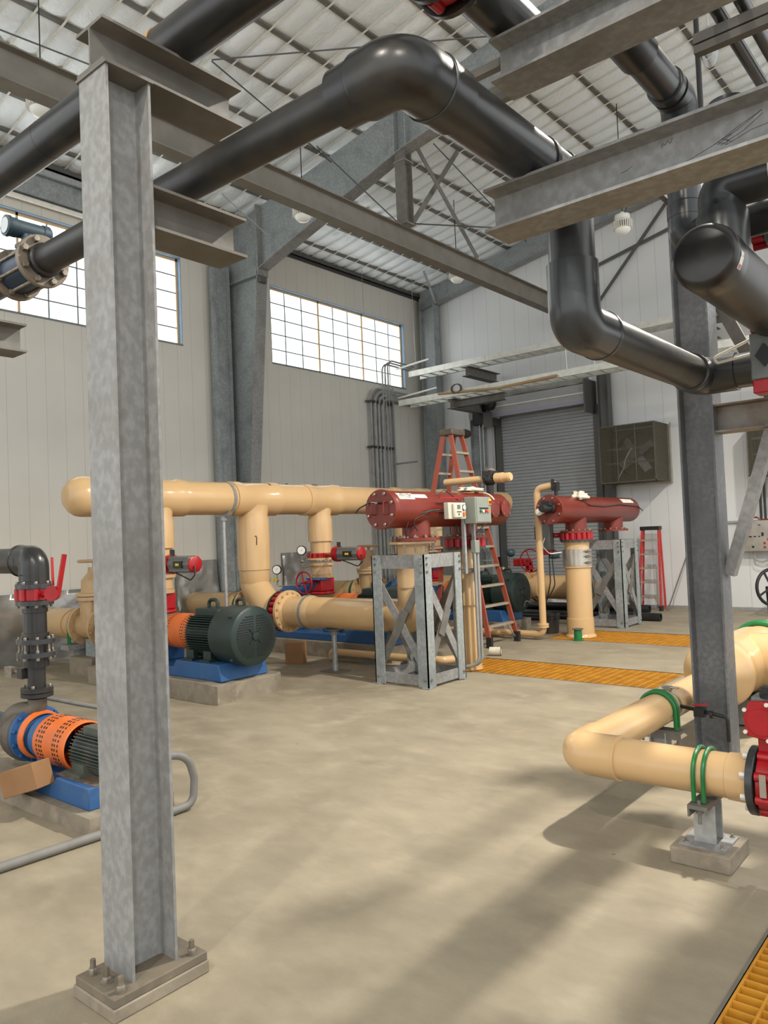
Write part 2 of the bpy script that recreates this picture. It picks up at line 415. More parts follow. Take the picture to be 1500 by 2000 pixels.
window(1, W1); window(2, W2); window(3, W0)

def ceiling():
    bm = new(); random.seed(3)
    px0, pp, sp = -11.6, .79, .36
    nx, ny = 6, 5
    xs = [XW+.02]; pur = []
    x = px0
    while x < X1: pur.append(x); x += pp
    ed = [XW+.0]+pur+[X1]
    cols = []
    for a, b in zip(ed, ed[1:]):
        for i in range(nx): cols.append((a+(b-a)*i/nx, i/nx))
    cols.append((X1, 0))
    ny_ = int((YE-Y0)/sp)+1; rows = []
    for j in range(ny_):
        for i in range(ny): rows.append((Y0+(j+i/ny)*sp, i/ny, j))
    rnd = {}
    grid = []
    for (x, u) in cols:
        ci = int((x-px0)/pp+100)
        line = []
        for (y, v, j) in rows:
            if y > YE: break
            k = (ci, j)
            if k not in rnd: rnd[k] = (random.uniform(.6, 1.3), random.uniform(-.25, .25))
            amp, sk = rnd[k]
            vv = min(1, max(0, v+sk*math.sin(PI*v)*.5))
            s = math.sin(PI*vv)**.8*(.25+.75*math.sin(PI*u)**.6)*.05*amp
            edge = .03*(1-math.sin(PI*u)**.35) if True else 0
            line.append(bm.verts.new((x, y, roofz(x)+.0-s+edge+random.uniform(-.003, .003))))
        grid.append(line)
    for A, B in zip(grid, grid[1:]):
        for j in range(len(A)-1): bm.faces.new((A[j], A[j+1], B[j+1], B[j]))
    o = struct(obj('ceiling', bm, INSUL, sharp=180))
    bm = new()
    prism(bm, [(XW-.2, roofz(XW-.2)+.12), (13, roofz(13)+.12), (13, roofz(13)+.16), (XW-.2, roofz(XW-.2)+.16)], 1, -13, YE+.2)
    obj('roof_light_blocker', bm, WALLE, o)  # slab added far past the ceiling to keep sky light off the floor
    for x in pur:
        bm = new(); z = roofz(x)
        bx(bm, x-.035, x+.035, Y0, YE, z-.022, z-.01); bx(bm, x-.04, x-.032, Y0, YE, z-.01, z+.12); bx(bm, x+.032, x+.04, Y0, YE, z-.022, z+.012)
        obj('purlin', bm, GALVD, o)
    for j in range(ny_):
        y = Y0+j*sp
        if y > YE-.05: break
        bm = new()
        bar(bm, (XW+.05, y, roofz(XW+.05)-.035), (X1, y, roofz(X1)-.035), .03, .004)
        obj('strap', bm, WHITE, o)
    return o
ceiling()
bm = new(); bx(bm, XW, XW+.1, Y0, YE, 7.98, 8.0); bx(bm, XW+.085, XW+.1, Y0, YE, 7.98, 8.1); bx(bm, XW, XW+.015, Y0, YE, 7.94, 8.1)
struct(obj('trim_1', bm, DOORD))

# roll-up door
def door():
    bm = new(); p = .078; z = .08; prof = []
    while z < DZ+.04:
        prof += [(YE-.05, z), (YE-.068, z+.008), (YE-.068, z+p-.012), (YE-.05, z+p-.003)]; z += p
    A = [bm.verts.new((DX0+.03, y, z)) for y, z in prof]; B = [bm.verts.new((DX1-.03, y, z)) for y, z in prof]
    for i in range(len(prof)-1): bm.faces.new((A[i], B[i], B[i+1], A[i+1]))
    r = bmesh.ops.extrude_face_region(bm, geom=bm.faces[:]); bmesh.ops.translate(bm, verts=[v for v in r['geom'] if isinstance(v, bmesh.types.BMVert)], vec=(0, .02, 0))
    o = struct(obj('door_1', bm, DOORM, sharp=20))
    bm = new(); bx(bm, DX0, DX1, YE-.09, YE-.02, .03, .09); obj('bottom_bar', bm, DOORD, o)
    for x0, x1 in ((DX0-.14, DX0+.06), (DX1-.06, DX1+.1)):
        bm = new(); bx(bm, x0, x1, YE-.1, YE-.085, 0, DZ-.1); bx(bm, x0, x1, YE-.045, YE-.002, 0, DZ-.1); bx(bm, x0 if x0 < DX0 else x1-.02, x0+.02 if x0 < DX0 else x1, YE-.1, YE, 0, DZ-.1)
        obj('guide', bm, DOORD, o)
    bm = new(); cyl(bm, (DX0, YE-.26, DZ+.12), (DX1, YE-.26, DZ+.12), .2, seg=32); obj('coil', bm, DOORM, o)
    bm = new(); prism(bm, [(YE-.49, DZ-.04), (YE-.47, DZ-.04), (YE-.47, DZ+.3), (YE-.1, DZ+.3), (YE-.1, DZ+.32), (YE-.49, DZ+.32)], 0, DX0, DX1); obj('hood', bm, DOORM, o)
    bm = new(); bx(bm, DX0, DX1, YE-.5, YE-.42, DZ-.12, DZ-.04); obj('hood_lip', bm, LILAC, o)
    bm = new(); bx(bm, DX0, DX1, YE-.505, YE-.49, DZ+.11, DZ+.135); obj('hood_edge', bm, WHITE, o)
    bm = new(); sweep(bm, [(DX0+(DX1-DX0)*i/14+.0, YE-.42+.01*(i % 2), DZ+.38+.012*(i % 3)) for i in range(15)], .08, 10); obj('foil_wrap', bm, FOIL, o)
    bm = new(); bx(bm, DX1-.02, DX1+.01, YE-.62, YE-.02, DZ-.32, DZ+.42); obj('bracket_plate', bm, DOORD, o)
    bm = new(); bx(bm, DX0-.05, DX0-.02, YE-.6, YE-.02, DZ-.3, DZ+.42); obj('bracket_plate', bm, DOORD, o)
door()

# steel of the building
def portal():
    yf = 9.85
    t = thing('portal_frame', 'tapered galvanized steel portal frame between the two windows', 'steel frame', (-11.9, yf, 0))
    bm = new(); x_in = lambda z: -11.72+.70*z/6.95
    prism(bm, [(-12.02, 0), (x_in(0), 0), (x_in(6.95), 6.95), (-11.0, roofz(-11.0)-.06), (-12.02, roofz(-12.02)-.06)], 1, yf-.006, yf+.006)
    obj('column_web', bm, GALVG, t)
    bm = new(); bar(bm, (x_in(0), yf, 0), (x_in(6.95), yf, 6.95), .26, .018, up=(1, 0, 0)); obj('inner_flange', bm, GALV, t)
    bm = new(); bx(bm, -12.03, -12.0, yf-.14, yf+.14, 0, roofz(-12)-.1); bx(bm, -12.0, -11.88, yf-.52, yf-.14, 0, 7.2); bx(bm, -11.88, -11.84, yf-.56, yf-.48, 0, 7.2); bx(bm, -11.88, -11.84, yf-.2, yf-.13, 0, 7.2); obj('outer_flange', bm, GALVG, t)
    bm = new(); bx(bm, -12.0, -11.02, yf-.13, yf+.13, 6.86, 6.875); obj('stiffener', bm, GALVG, t)
    bm = new(); bx(bm, -11.03, -10.99, yf-.13, yf+.13, 6.85, roofz(-11.0)-.06); obj('end_plate', bm, GALV, t)
    for z in (7.0, 7.2, 7.9, 8.05):
        for s in (-.08, .08):
            bm = new(); hexnut(bm, (-11.03, yf+s, z), (-1, 0, 0), .022, .02); obj('bolt', bm, DOORD, t)
    bm = new(); bx(bm, -11.03, -10.96, yf-.1, yf+.06, 6.72, 6.84); obj('clip_plate', bm, DOORD, t)
    P = [(-10.99, 6.98), (-7.42, 8.03), (-5.8, 8.29), (X1, 9.45)]
    bm = new()
    prism(bm, [P[0], P[1], P[2], P[3], (X1, roofz(X1)-.06), (-10.99, roofz(-10.99)-.06)], 1, yf-.006, yf+.006)
    obj('rafter_web', bm, GALVG, t)
    bm = new()
    for a, b in zip(P, P[1:]): bar(bm, (a[0], yf, a[1]), (b[0], yf, b[1]), .26, .02)
    obj('rafter_flange', bm, GALV, t)
    bm = new(); bx(bm, -7.6, -7.58, yf-.12, yf+.12, 8.0, roofz(-7.6)-.08); obj('web_stiffener', bm, GALVG, t)
    bm = new(); bx(bm, -7.36, -7.34, yf-.12, yf+.12, 8.03, roofz(-7.36)-.08); obj('web_stiffener', bm, GALVG, t)
portal()
t = thing('hanger_post', 'short I section post hanging from the rafter down to the long monorail beam', 'steel post', (-7.5, 9.85, 6.8))
bm = new(); hpoly(bm, (-7.5, 9.85, 6.815), (-7.5, 9.85, 8.0), .2, .2, .012, .01, up=(0, 1, 0)); obj('post', bm, GALVD, t)
bm = new(); bx(bm, -7.62, -7.38, 9.73, 9.97, 6.8, 6.815); obj('end_plate', bm, GALV, t)
bm = new(); bx(bm, -7.62, -7.38, 9.73, 9.97, 7.83, 7.845); obj('end_plate', bm, GALV, t)
bm = new(); bar(bm, (-7.45, 9.97, 6.86), (-7.66, 11.73, 8.78), .09, .012, up=(1, 0, 0)); tag(obj('diagonal_brace', bm, GALVD), 'pale flat diagonal brace rising right from the foot of the hanger post', 'brace')
bm = new(); bar(bm, (-7.3, 9.97, 8.08), (-7.52, 12.03, 6.82), .1, .012, up=(1, 0, 0)); tag(obj('diagonal_brace', bm, GALVD), 'flat diagonal brace descending from the rafter to the monorail beam, crossing the other', 'brace')
bm = new(); hpoly(bm, (-7.6, Y0, 6.615), (-7.6, 16.0, 6.615), .37, .2, .016, .01); tag(obj('monorail_beam', bm, BEAMP), 'long grey brown I beam running under the ceiling along the hall', 'steel beam')
bm = new(); bar(bm, (-8.1, 9.97, 7.82), (-7.2, 10.6, 8.9), .05, .008); tag(obj('flange_brace', bm, GALV), 'short flat strut from rafter flange up to purlin, beside the hanger post', 'brace')
bm = new(); bar(bm, (-10.35, 9.75, 7.2), (-11.1, 9.0, 8.22), .04, .008); tag(obj('flange_brace', bm, STRUT), 'thin pale strut in the knee of the portal frame, up to the ceiling', 'brace')
bm = new(); bar(bm, (-8.45, 4.6, 6.82), (-9.2, 3.5, 8.5), .08, .03); tag(obj('flange_brace', bm, GALV), 'grey diagonal strut above the near end of the monorail beam', 'brace')
# end wall steel
t = thing('end_frame', 'galvanized corner column and sloping rafter along the end wall', 'steel frame', (-11.6, 16.1, 0))
bm = new(); hpoly(bm, (-11.62, 16.1, 0), (-11.62, 16.1, 7.9), .44, .26, .014, .01, up=(1, 0, 0)); obj('corner_column', bm, GALVG, t)
bm = new(); prism(bm, [(-11.9, 7.6), (X1, 7.6+.167*(X1+11.9)), (X1, roofz(X1)-.05), (-11.9, roofz(-11.9)-.05)], 1, 16.1, 16.112); obj('rafter_web', bm, GALVG, t)
bm = new(); bar(bm, (-11.9, 16.1, 7.6), (X1, 16.1, 7.6+.167*(X1+11.9)), .22, .016); obj('rafter_flange', bm, GALV, t)
bm = new(); bar(bm, (-11.3, 15.95, 7.68), (-11.0, 15.1, 8.22), .06, .01); tag(obj('flange_brace', bm, GALVG), 'short flat strut at the far top corner of the room', 'brace')
bm = new(); hpoly(bm, (-10.3, 16.12, 0), (-10.3, 16.12, 5.0), .3, .24, .012, .009, up=(1, 0, 0)); tag(obj('door_post', bm, GALVG), 'galvanized column just left of the roll-up door', 'steel column')
bm = new(); hpoly(bm, (-6.98, 16.12, 0), (-6.98, 16.12, 5.3), .24, .2, .012, .009, up=(1, 0, 0)); tag(obj('door_post', bm, DOORD), 'dark steel column right of the roll-up door, behind the fan housing', 'steel column')
for p, q, lb in (((-7.2, 16.2, 6.6), (-5.3, 16.2, 8.68), 'steep thin angle brace on the end wall by the white lamp'), ((-7.5, 16.22, 7.5), (-4.6, 16.22, 8.15), 'shallow thin angle brace crossing the end wall under the rafter')):
    bm = new(); bar(bm, p, q, .02, .07); tag(obj('wall_brace', bm, DOORD), lb, 'brace')
for p, q, lb in (((-9.9, 2.0, 8.34), (-9.3, 7.6, 8.42), 'bracing rod at top left passing behind the upper beam stub'), ((-8.5, 6.8, 8.6), (-4.2, 11.2, 9.28), 'bracing rod passing above the big dark elbow'),
                 ((-8.5, 6.8, 8.58), (-9.05, 9.8, 8.38), 'bracing rod crossing the ceiling left of the big dark elbow, downward right'), ((-7.75, 11.1, 8.72), (-8.6, 15.9, 8.5), 'bracing rod slanting behind the left end of the lower grey beam'),
                 ((-7.4, 9.97, 6.84), (-5.5, 9.97, 6.2), 'near level bracing rod right of the hanger post foot'), ((-9.0, 9.4, 8.5), (-7.6, 9.75, 6.87), 'bracing rod slanting down to the foot of the hanger post')):
    bm = new(); cyl(bm, p, q, .011, seg=8); tag(obj('bracing_rod', bm, DOORD), lb, 'rod')
# eave members over the nearer window
bm = new(); bx(bm, -12.0, -11.9, Y0, 9.25, 7.44, 7.78); bx(bm, -12.0, -11.82, Y0, 9.25, 7.78, 7.8); tag(obj('eave_girt', bm, GALVG), 'wide mottled galvanized girt above the nearer window', 'steel beam')
bm = new(); bx(bm, -12.02, -11.9, Y0, 9.25, 7.84, 7.93); tag(obj('eave_girt', bm, STRUT), 'pale narrow girt directly under the ceiling above the nearer window', 'steel beam')
bm = new(); cyl(bm, (-11.97, Y0, 7.38), (-11.97, 9.25, 7.38), .045, seg=12); tag(obj('white_tube', bm, WHITE), 'white tube between the girt and the head of the nearer window', 'tube')

# ================================================================== NEAR STEEL FRAME
def col_near():
    t = thing('steel_column', 'galvanized I section column nearest the camera, bolted to the floor at left', 'steel column', (-2.815, 1.74, 0))
    bm = new(); hpoly(bm, (-2.815, 1.74, .085), (-2.815, 1.74, 3.68), .205, .203, .012, .008, up=(0, 1, 0)); obj('shaft', bm, GALV, t)
    bm = new(); bx(bm, -2.945, -2.665, 1.53, 1.95, .05, .085); obj('base_plate', bm, DUSTY, t, bevel=.004)
    bm = new(); bx(bm, -2.955, -2.66, 1.525, 1.955, 0, .05); obj('grout_pad', bm, PADC, t, bevel=.006)
    bm = new(); bx(bm, -2.93, -2.7, 1.63, 1.85, 3.68, 3.692); obj('cap_plate', bm, GALVD, t)
    for x, y in ((-2.9, 1.58), (-2.8, 1.58), (-2.7, 1.58), (-2.9, 1.9), (-2.7, 1.9)):
        bm = new(); lathe(bm, (x, y, .085), (0, 0, 1), [(0, .023), (.004, .023)], 20); hexnut(bm, (x, y, .089), (0, 0, 1), .018, .02); cyl(bm, (x, y, .09), (x, y, .14), .011, seg=14)
        obj('anchor_bolt', bm, BOLT, t)
col_near()
def stub(zc, y0, y1, label, x=-2.815):
    bm = new(); hpoly(bm, (x, y0, zc), (x, y1, zc), .185, .203, .013, .009)
    o = obj('beam_stub', bm, GALVD); tag(o, label, 'steel beam')
stub(3.785, 1.63, 2.34, 'short I beam stub lying on top of the near column')
stub(3.165, 1.845, 2.34, 'short I beam stub welded to the far side of the near column, lower of two')
stub(3.13, 1.2, 2.34, 'end of a grey I beam poking in at the left edge under the flow meter', x=-5.0)
bm = new(); hpoly(bm, (-5.0, 1.1, 0), (-5.0, 1.1, 3.4), .2, .2, .012, .009, up=(0, 1, 0)); tag(obj('steel_column', bm, GALVD), 'grey column outside the left edge carrying the beam end', 'steel column')
def rbeam(zc, x0, label, h=.195):
    bm = new(); hpoly(bm, (x0, 3.05, zc), (.55, 3.05, zc), h, .203, .013, .009); return tag(obj('overhead_beam', bm, GALV), label, 'steel beam')
LB = rbeam(3.197, -1.8, 'lower of two grey I beams overhead at right, pencil scribbles on its web')
bm = new(); yy = 3.0445
for st in ([(-1.0, 3.14), (-.87, 3.175), (-.77, 3.205)], [(-.83, 3.185), (-.74, 3.225), (-.66, 3.255), (-.7, 3.235), (-.82, 3.18)], [(-.81, 3.175), (-.73, 3.2), (-.66, 3.24)], [(-.82, 3.19), (-.79, 3.172), (-.78, 3.185), (-.8, 3.195), (-.77, 3.175)], [(-.79, 3.17), (-.7, 3.195), (-.62, 3.2)], [(-1.03, 3.245), (-1.025, 3.26), (-1.015, 3.25), (-1.005, 3.265), (-.995, 3.25), (-.985, 3.27)], [(-1.2, 3.2), (-1.17, 3.203), (-1.15, 3.215)]):
    for a, b in zip(st, st[1:]): bar(bm, (a[0], yy, a[1]), (b[0], yy, b[1]), .0012, .0014)
obj('pencil_marks', bm, ACTD, LB)
rbeam(3.86, -1.735, 'upper of two grey I beams overhead at right, cut by the top edge')
bm = new(); hpoly(bm, (.45, 3.05, 0), (.45, 3.05, 3.76), .2, .2, .012, .009, up=(0, 1, 0)); tag(obj('steel_column', bm, GALV), 'grey column outside the right edge carrying both overhead beams', 'steel column')
def col_right():
    y0, y1, x0, x1 = 5.66, 5.86, -1.9, -1.655
    t = thing('steel_column', 'dark grey I section column at right behind the beige elbow', 'steel column', (-1.78, 5.76, 0))
    bm = new(); hpoly(bm, ((x0+x1)/2, 5.76, .03), ((x0+x1)/2, 5.76, 4.2), x1-x0, y1-y0, .014, .009, up=(1, 0, 0)); obj('shaft', bm, COLM, t)
    bm = new(); bx(bm, x0-.01, x1+.06, y0-.06, y1+.06, 0, .03); obj('base_plate', bm, GALVD, t)
    bm = new(); hpoly(bm, (x1, 5.76, 2.49), (.2, 5.76, 2.49), .2, .17, .013, .009); tag(obj('cross_beam', bm, RUSTY), 'rust stained I beam welded to the right hand column', 'steel beam')
    bm = new(); bar(bm, (x1+.02, 5.78, 1.38), (-1.3, 5.78, 2.41), .075, .09, up=(0, 1, 0)); tag(obj('diagonal_brace', bm, GALV), 'galvanized angle brace rising from column to the rust stained beam', 'brace')
    bm = new(); bar(bm, (x1-.06, 5.98, 3.5), (-1.32, 5.98, 2.58), .085, .05, up=(0, 1, 0)); tag(obj('diagonal_brace', bm, GALVD), 'dark brace descending right behind the capped grey pipe', 'brace')
col_right()
# ================================================================== OVERHEAD GREY PIPES
def pipe_saddle(bm, x, y, z0, z1, r): bx(bm, x-.1, x+.1, y-.02, y+.02, z0, z1)
t = thing('overhead_pipe', 'large dark grey pipe crossing top left, resting on the upper beam stub', 'pipe', (-2.815, 2.026, 3.97))
bm = new(); cyl(bm, (-6.5, 2.026, 3.97), (-3.6, 2.026, 3.97), .1, seg=40); cyl(bm, (-3.6, 2.026, 3.97), (.6, 2.026, 3.97), .1, seg=40); obj('pipe', bm, PVC, t)
bm = new(); lathe(bm, (-3.94, 2.026, 3.97), (1, 0, 0), [(0, .1005), (.005, .1005)], 40); obj('joint_line', bm, BLACK, t)
bm = new(); lathe(bm, (-2.9, 2.026, 3.97), (1, 0, 0), [(0, .104), (.05, .104)], 40); obj('pipe_liner', bm, WOODM, t)
bm = new(); hpoly(bm, (.3, 2.026, 0), (.3, 2.026, 3.86), .2, .2, .012, .009); tag(obj('steel_column', bm, GALV), 'grey column outside the right edge under the top pipe', 'steel column')

t = thing('overhead_pipe', 'dark grey pipe with the big elbow at top centre, dropping behind the lower beam', 'pipe', (-1.6, 2.12, 3.4))
PX, PY_, PZ = -1.6, 2.12, 3.4
bm = new(); cyl(bm, (-4.16, PY_, PZ), (PX-.2, PY_, PZ), .08, seg=36); obj('pipe', bm, PVCDUSTY, t)
bm = new()
lathe(bm, (PX-.29, PY_, PZ), (1, 0, 0), [(0, .108), (.1, .11), (.106, .116), (.12, .116), (.126, .12)], 40)
elbow(bm, (PX-1, PY_, PZ), (PX, PY_, PZ), (PX, PY_+1, PZ), .12, .17, 40, 14)
lathe(bm, (PX, PY_+.165, PZ), (0, 1, 0), [(0, .12), (.004, .126), (.02, .126), (.026, .12), (.14, .12)], 40)
obj('elbow', bm, PVC, t)
bm = new(); cyl(bm, (PX, PY_+.2, PZ), (PX, 3.3, PZ), .11, seg=40); obj('pipe', bm, PVC, t)
bm = new(); lathe(bm, (PX, 3.08, PZ), (0, 1, 0), [(0, .117), (.03, .117)], 40); obj('pipe_liner', bm, BLACKR, t)
YV = 3.40
bm = new(); elbow(bm, (PX, 0, PZ), (PX, YV, PZ), (PX, YV, 0), .118, .13, 40, 12); obj('elbow', bm, PVC, t)
bm = new(); cyl(bm, (PX, YV, 3.0), (PX, YV, 3.27), .11, seg=40); obj('pipe', bm, PVCC, t)
bm = new()
lathe(bm, (PX, YV, 3.02), (0, 0, -1), [(0, .111), (.005, .122), (.14, .122)], 40)
elbow(bm, (PX, YV, 5), (PX, YV, 2.72), (PX, 9, 2.72), .122, .165, 40, 14)
lathe(bm, (PX, YV+.16, 2.72), (0, 1, 0), [(0, .122), (.1, .122), (.103, .126), (.12, .126), (.125, .112)], 40)
obj('elbow', bm, PVCC, t)
bm = new(); cyl(bm, (PX, YV+.25, 2.72), (PX, 5.3, 2.72), .11, seg=40); obj('pipe', bm, PVCDUSTY, t)
bm = new()
lathe(bm, (PX, 5.02, 2.72), (0, 1, 0), [(0, .112), (.004, .124), (.06, .124)], 40)
elbow(bm, (PX, 0, 2.72), (PX, 5.25, 2.72), (9, 5.25, 2.72), .122, .15, 40, 12)
lathe(bm, (PX+.14, 5.25, 2.72), (1, 0, 0), [(0, .122), (.09, .122), (.092, .11), (.3, .11)], 40)
obj('elbow', bm, PVCC, t)
# valve with grey red actuator on that line, right edge
def butterfly(bm_red, c, axis, r_in, r_out, w, lugs=8):
    c = Vector(c); d, s, u = frame(axis)
    lathe(bm_red, c-d*w/2, d, [(0, r_in), (0, r_out*.86), (w, r_out*.86), (w, r_in)], 32, (False, False))
    for k in range(lugs):
        a = 2*PI*(k+.5)/lugs; q = c+(s*math.cos(a)+u*math.sin(a))*r_out*.88
        lathe(bm_red, q-d*w/2, d, [(0, r_out*.14), (w, r_out*.14)], 12)
def flange_ring(bm, c, axis, r, w, rin=0): 
    c = Vector(c); d = Vector(axis).normalized(); lathe(bm, c, d, [(0, r), (w*.9, r), (w, r-.004)], 36)
def bolt_ring(bm, c, axis, r, n, br, h, off=.5):
    c = Vector(c); d, s, u = frame(axis)
    for k in range(n):
        a = 2*PI*(k+off)/n; hexnut(bm, c+(s*math.cos(a)+u*math.sin(a))*r, d, br, h)
t = thing('butterfly_valve', 'grey flanged valve with grey and red box actuator at right edge by the column', 'valve', (-1.1, 5.25, 2.72))
bm = new(); flange_ring(bm, (-1.16, 5.25, 2.72), (1, 0, 0), .17, .03); flange_ring(bm, (-1.06, 5.25, 2.72), (1, 0, 0), .17, .03); obj('flange', bm, PVCC, t)
bm = new(); butterfly(bm, (-1.095, 5.25, 2.72), (1, 0, 0), .1, .16, .06); obj('valve_body', bm, RED, t)
bm = new(); bx(bm, -1.2, -.95, 4.87, 5.0, 2.58, 2.86); act = obj('actuator', bm, ACTG, t, bevel=.01)
bm = new(); bx(bm, -1.19, -.95, 4.86, 5.0, 2.86, 2.92); obj('end_cap', bm, RED, act, bevel=.008)
bm = new(); bx(bm, -1.19, -.95, 4.86, 5.0, 2.5, 2.58); obj('end_cap', bm, RED, act, bevel=.008)
bm = new(); prism(bm, [(-1.12, 2.65), (-1.07, 2.72), (-1.12, 2.79), (-1.17, 2.72)], 1, 4.855, 4.87); obj('indicator', bm, BLACK, act)
bm = new(); cyl(bm, (-1.09, 4.95, 2.72), (-1.09, 5.2, 2.72), .03, seg=12); obj('stem', bm, RED, t)
bm = new(); tube(bm, [(-1.2, 4.93, 2.75), (-1.42, 4.98, 2.74), (-1.44, 5.0, 2.78), (-1.2, 4.93, 2.84)], .009, .03); obj('hose', bm, WHITE, t)
# flow meter at left
t = thing('flow_meter', 'teal and navy flow meter with bolted flanges at the left edge', 'flow meter', (-4.3, 2.12, 3.4))
bm = new(); lathe(bm, (-4.17, PY_, PZ), (-1, 0, 0), [(0, .08), (.01, .095), (.04, .095)], 36); obj('pipe_collar', bm, PVC, t)
for x in (-4.24, -4.56):
    bm = new(); flange_ring(bm, (x, PY_, PZ), (1, 0, 0), .15, .028); f = obj('flange', bm, BRONZE, t)
    bolts(f, (x+.028, PY_, PZ), (1, 0, 0), .122, 8, .019, .026)
bm = new(); cyl(bm, (-4.53, PY_, PZ), (-4.25, PY_, PZ), .115, seg=36); obj('meter_body', bm, NAVY, t)
for k in range(8):
    a = 2*PI*(k+.5)/8; bm = new(); cyl(bm, (-4.53, PY_+.122*math.cos(a), PZ+.122*math.sin(a)), (-4.25, PY_+.122*math.cos(a), PZ+.122*math.sin(a)), .009, seg=10)
    obj('tie_rod', bm, BOLT, t)
bm = new(); cyl(bm, (-4.4, PY_, PZ+.11), (-4.4, PY_, PZ+.2), .035, seg=16); bx(bm, -4.46, -4.34, PY_-.05, PY_+.05, PZ+.13, PZ+.15); obj('neck', bm, TEAL, t)
bm = new(); lathe(bm, (-4.42, PY_-.12, PZ+.235), (0, 1, 0), [(0, .06), (.02, .062), (.025, .056), (.06, .056), (.065, .052), (.21, .052), (.215, .058), (.25, .058), (.26, .05)], 28); hd = obj('transmitter_head', bm, TEAL, t)
bm = new(); lathe(bm, (-4.42, PY_-.121, PZ+.235), (0, -1, 0), [(0, .045), (.003, .045)], 24); obj('sight_glass', bm, GLASS, hd)
bm = new(); cyl(bm, (-6.5, PY_, PZ), (-4.56, PY_, PZ), .08, seg=30); tag(obj('overhead_pipe', bm, PVC), 'dark grey pipe continuing left of the flow meter', 'pipe')

# upper right: valve with red lever body at top, jog pipe, riser
t = thing('overhead_pipe', 'dark grey pipe with red valve lying on the upper right beam', 'pipe', (-1.5, 3.3, 4.07))
bm = new(); cyl(bm, (-1.69, 1.6, 4.085), (-1.69, 3.35, 4.085), .11, seg=36); obj('pipe', bm, PVC, t)
bm = new(); flange_ring(bm, (-1.69, 2.62, 4.085), (0, 1, 0), .19, .03); flange_ring(bm, (-1.69, 2.52, 4.085), (0, -1, 0), .19, .03); f = obj('flange', bm, PVC, t)
bolts(f, (-1.69, 2.49, 4.085), (0, -1, 0), .155, 8, .02, .02); bolts(f, (-1.69, 2.65, 4.085), (0, 1, 0), .155, 8, .02, .02)
bm = new(); butterfly(bm, (-1.69, 2.57, 4.085), (0, 1, 0), .1, .185, .07); obj('valve_body', bm, RED, t)
bm = new(); tube(bm, [(-1.69, 3.3, 4.085), (-1.69, 3.42, 4.085), (-1.34, 3.42, 4.07), (-1.34, 3.7, 4.07)], .1, .09, 24); obj('offset_bend', bm, PVC, t)
bm = new(); cyl(bm, (-1.34, 3.5, 4.07), (-1.34, 4.2, 4.07), .085, seg=36); obj('pipe', bm, PVCC, t)
bm = new()
lathe(bm, (-1.34, 4.06, 4.07), (0, 1, 0), [(0, .086), (.004, .098), (.05, .098)], 36)
elbow(bm, (-1.34, 0, 4.07), (-1.34, 4.28, 4.07), (-1.34, 4.28, 0), .097, .14, 36, 12)
lathe(bm, (-1.34, 4.28, 3.95), (0, 0, -1), [(0, .097), (.1, .097), (.103, .086)], 36)
obj('elbow', bm, PVCC, t)
bm = new(); cyl(bm, (-1.34, 4.28, 3.45), (-1.34, 4.28, 3.95), .085, seg=36); obj('pipe', bm, PVCC, t)
bm = new()
lathe(bm, (-1.34, 4.28, 3.5), (0, 0, -1), [(0, .086), (.01, .094), (.08, .094)], 36)
elbow(bm, (-1.34, 4.28, 9), (-1.34, 4.28, 3.31), (9, 4.28, 3.31), .092, .11, 36, 12)
cyl(bm, (-1.24, 4.28, 3.31), (-.5, 4.28, 3.31), .085, seg=30)
obj('elbow', bm, PVCC, t)
t = thing('capped_pipe', 'large dark grey capped header pipe at right with riser elbow above it', 'pipe', (-1.065, 3.7, 2.97))
bm = new(); cyl(bm, (-1.065, 3.78, 2.97), (-1.065, 6.6, 2.97), .15, seg=48); obj('pipe', bm, PVCDUSTY, t)
bm = new(); lathe(bm, (-1.065, 3.61, 2.97), (0, 1, 0), [(0, 0), (.0, .118), (.006, .132), (.02, .146), (.045, .154), (.17, .154), (.175, .15)], 48); cp = obj('end_cap', bm, PVC, t)
bm = new()
for k in range(3):
    a0 = -.05-.17*k; a1 = a0-.17
    q = [(-1.065+.1555*math.cos(a), y, 2.97+.1555*math.sin(a)) for a, y in ((a0, 3.655), (a0, 3.7), (a1, 3.7), (a1, 3.655))]
    bm.faces.new([bm.verts.new(p) for p in q])
obj('sticker', bm, PAPER, cp)
bm = new(); q = [(-1.065+.1562*math.cos(a), y, 2.97+.1562*math.sin(a)) for a, y in ((-.42, 3.662), (-.42, 3.693), (-.54, 3.693), (-.54, 3.662))]; bm.faces.new([bm.verts.new(p) for p in q]); obj('sticker_mark', bm, RED, cp)
bm = new(); lathe(bm, (-1.065, 3.96, 3.05), (0, 0, 1), [(0, .122), (.2, .122), (.23, .108), (.26, .108)], 36); obj('socket', bm, PVCC, t)
bm = new(); elbow(bm, (-1.065, 3.96, 0), (-1.065, 3.96, 3.39), (9, 3.96, 3.39), .108, .13, 36, 12); cyl(bm, (-.94, 3.96, 3.39), (-.4, 3.96, 3.39), .108, seg=30); obj('elbow', bm, PVCC, t)
bm = new(); lathe(bm, (-.83, 3.96, 3.39), (1, 0, 0), [(0, .1085), (.004, .114), (.03, .114), (.034, .1085)], 36); obj('joint_collar', bm, WHITE, t)
t = thing('butterfly_valve', 'bright red ribbed butterfly valve at the right edge beside the grey riser', 'valve', (-.9, 4.6, 3.3))
bm = new(); butterfly(bm, (-1.05, 4.62, 3.43), (1, 0, 0), .1, .17, .07, 10); obj('valve_body', bm, RED, t)
bm = new(); flange_ring(bm, (-1.01, 4.62, 3.43), (1, 0, 0), .17, .03); cyl(bm, (-.99, 4.62, 3.43), (-.4, 4.62, 3.43), .1, seg=24); obj('flange', bm, ACTG, t)

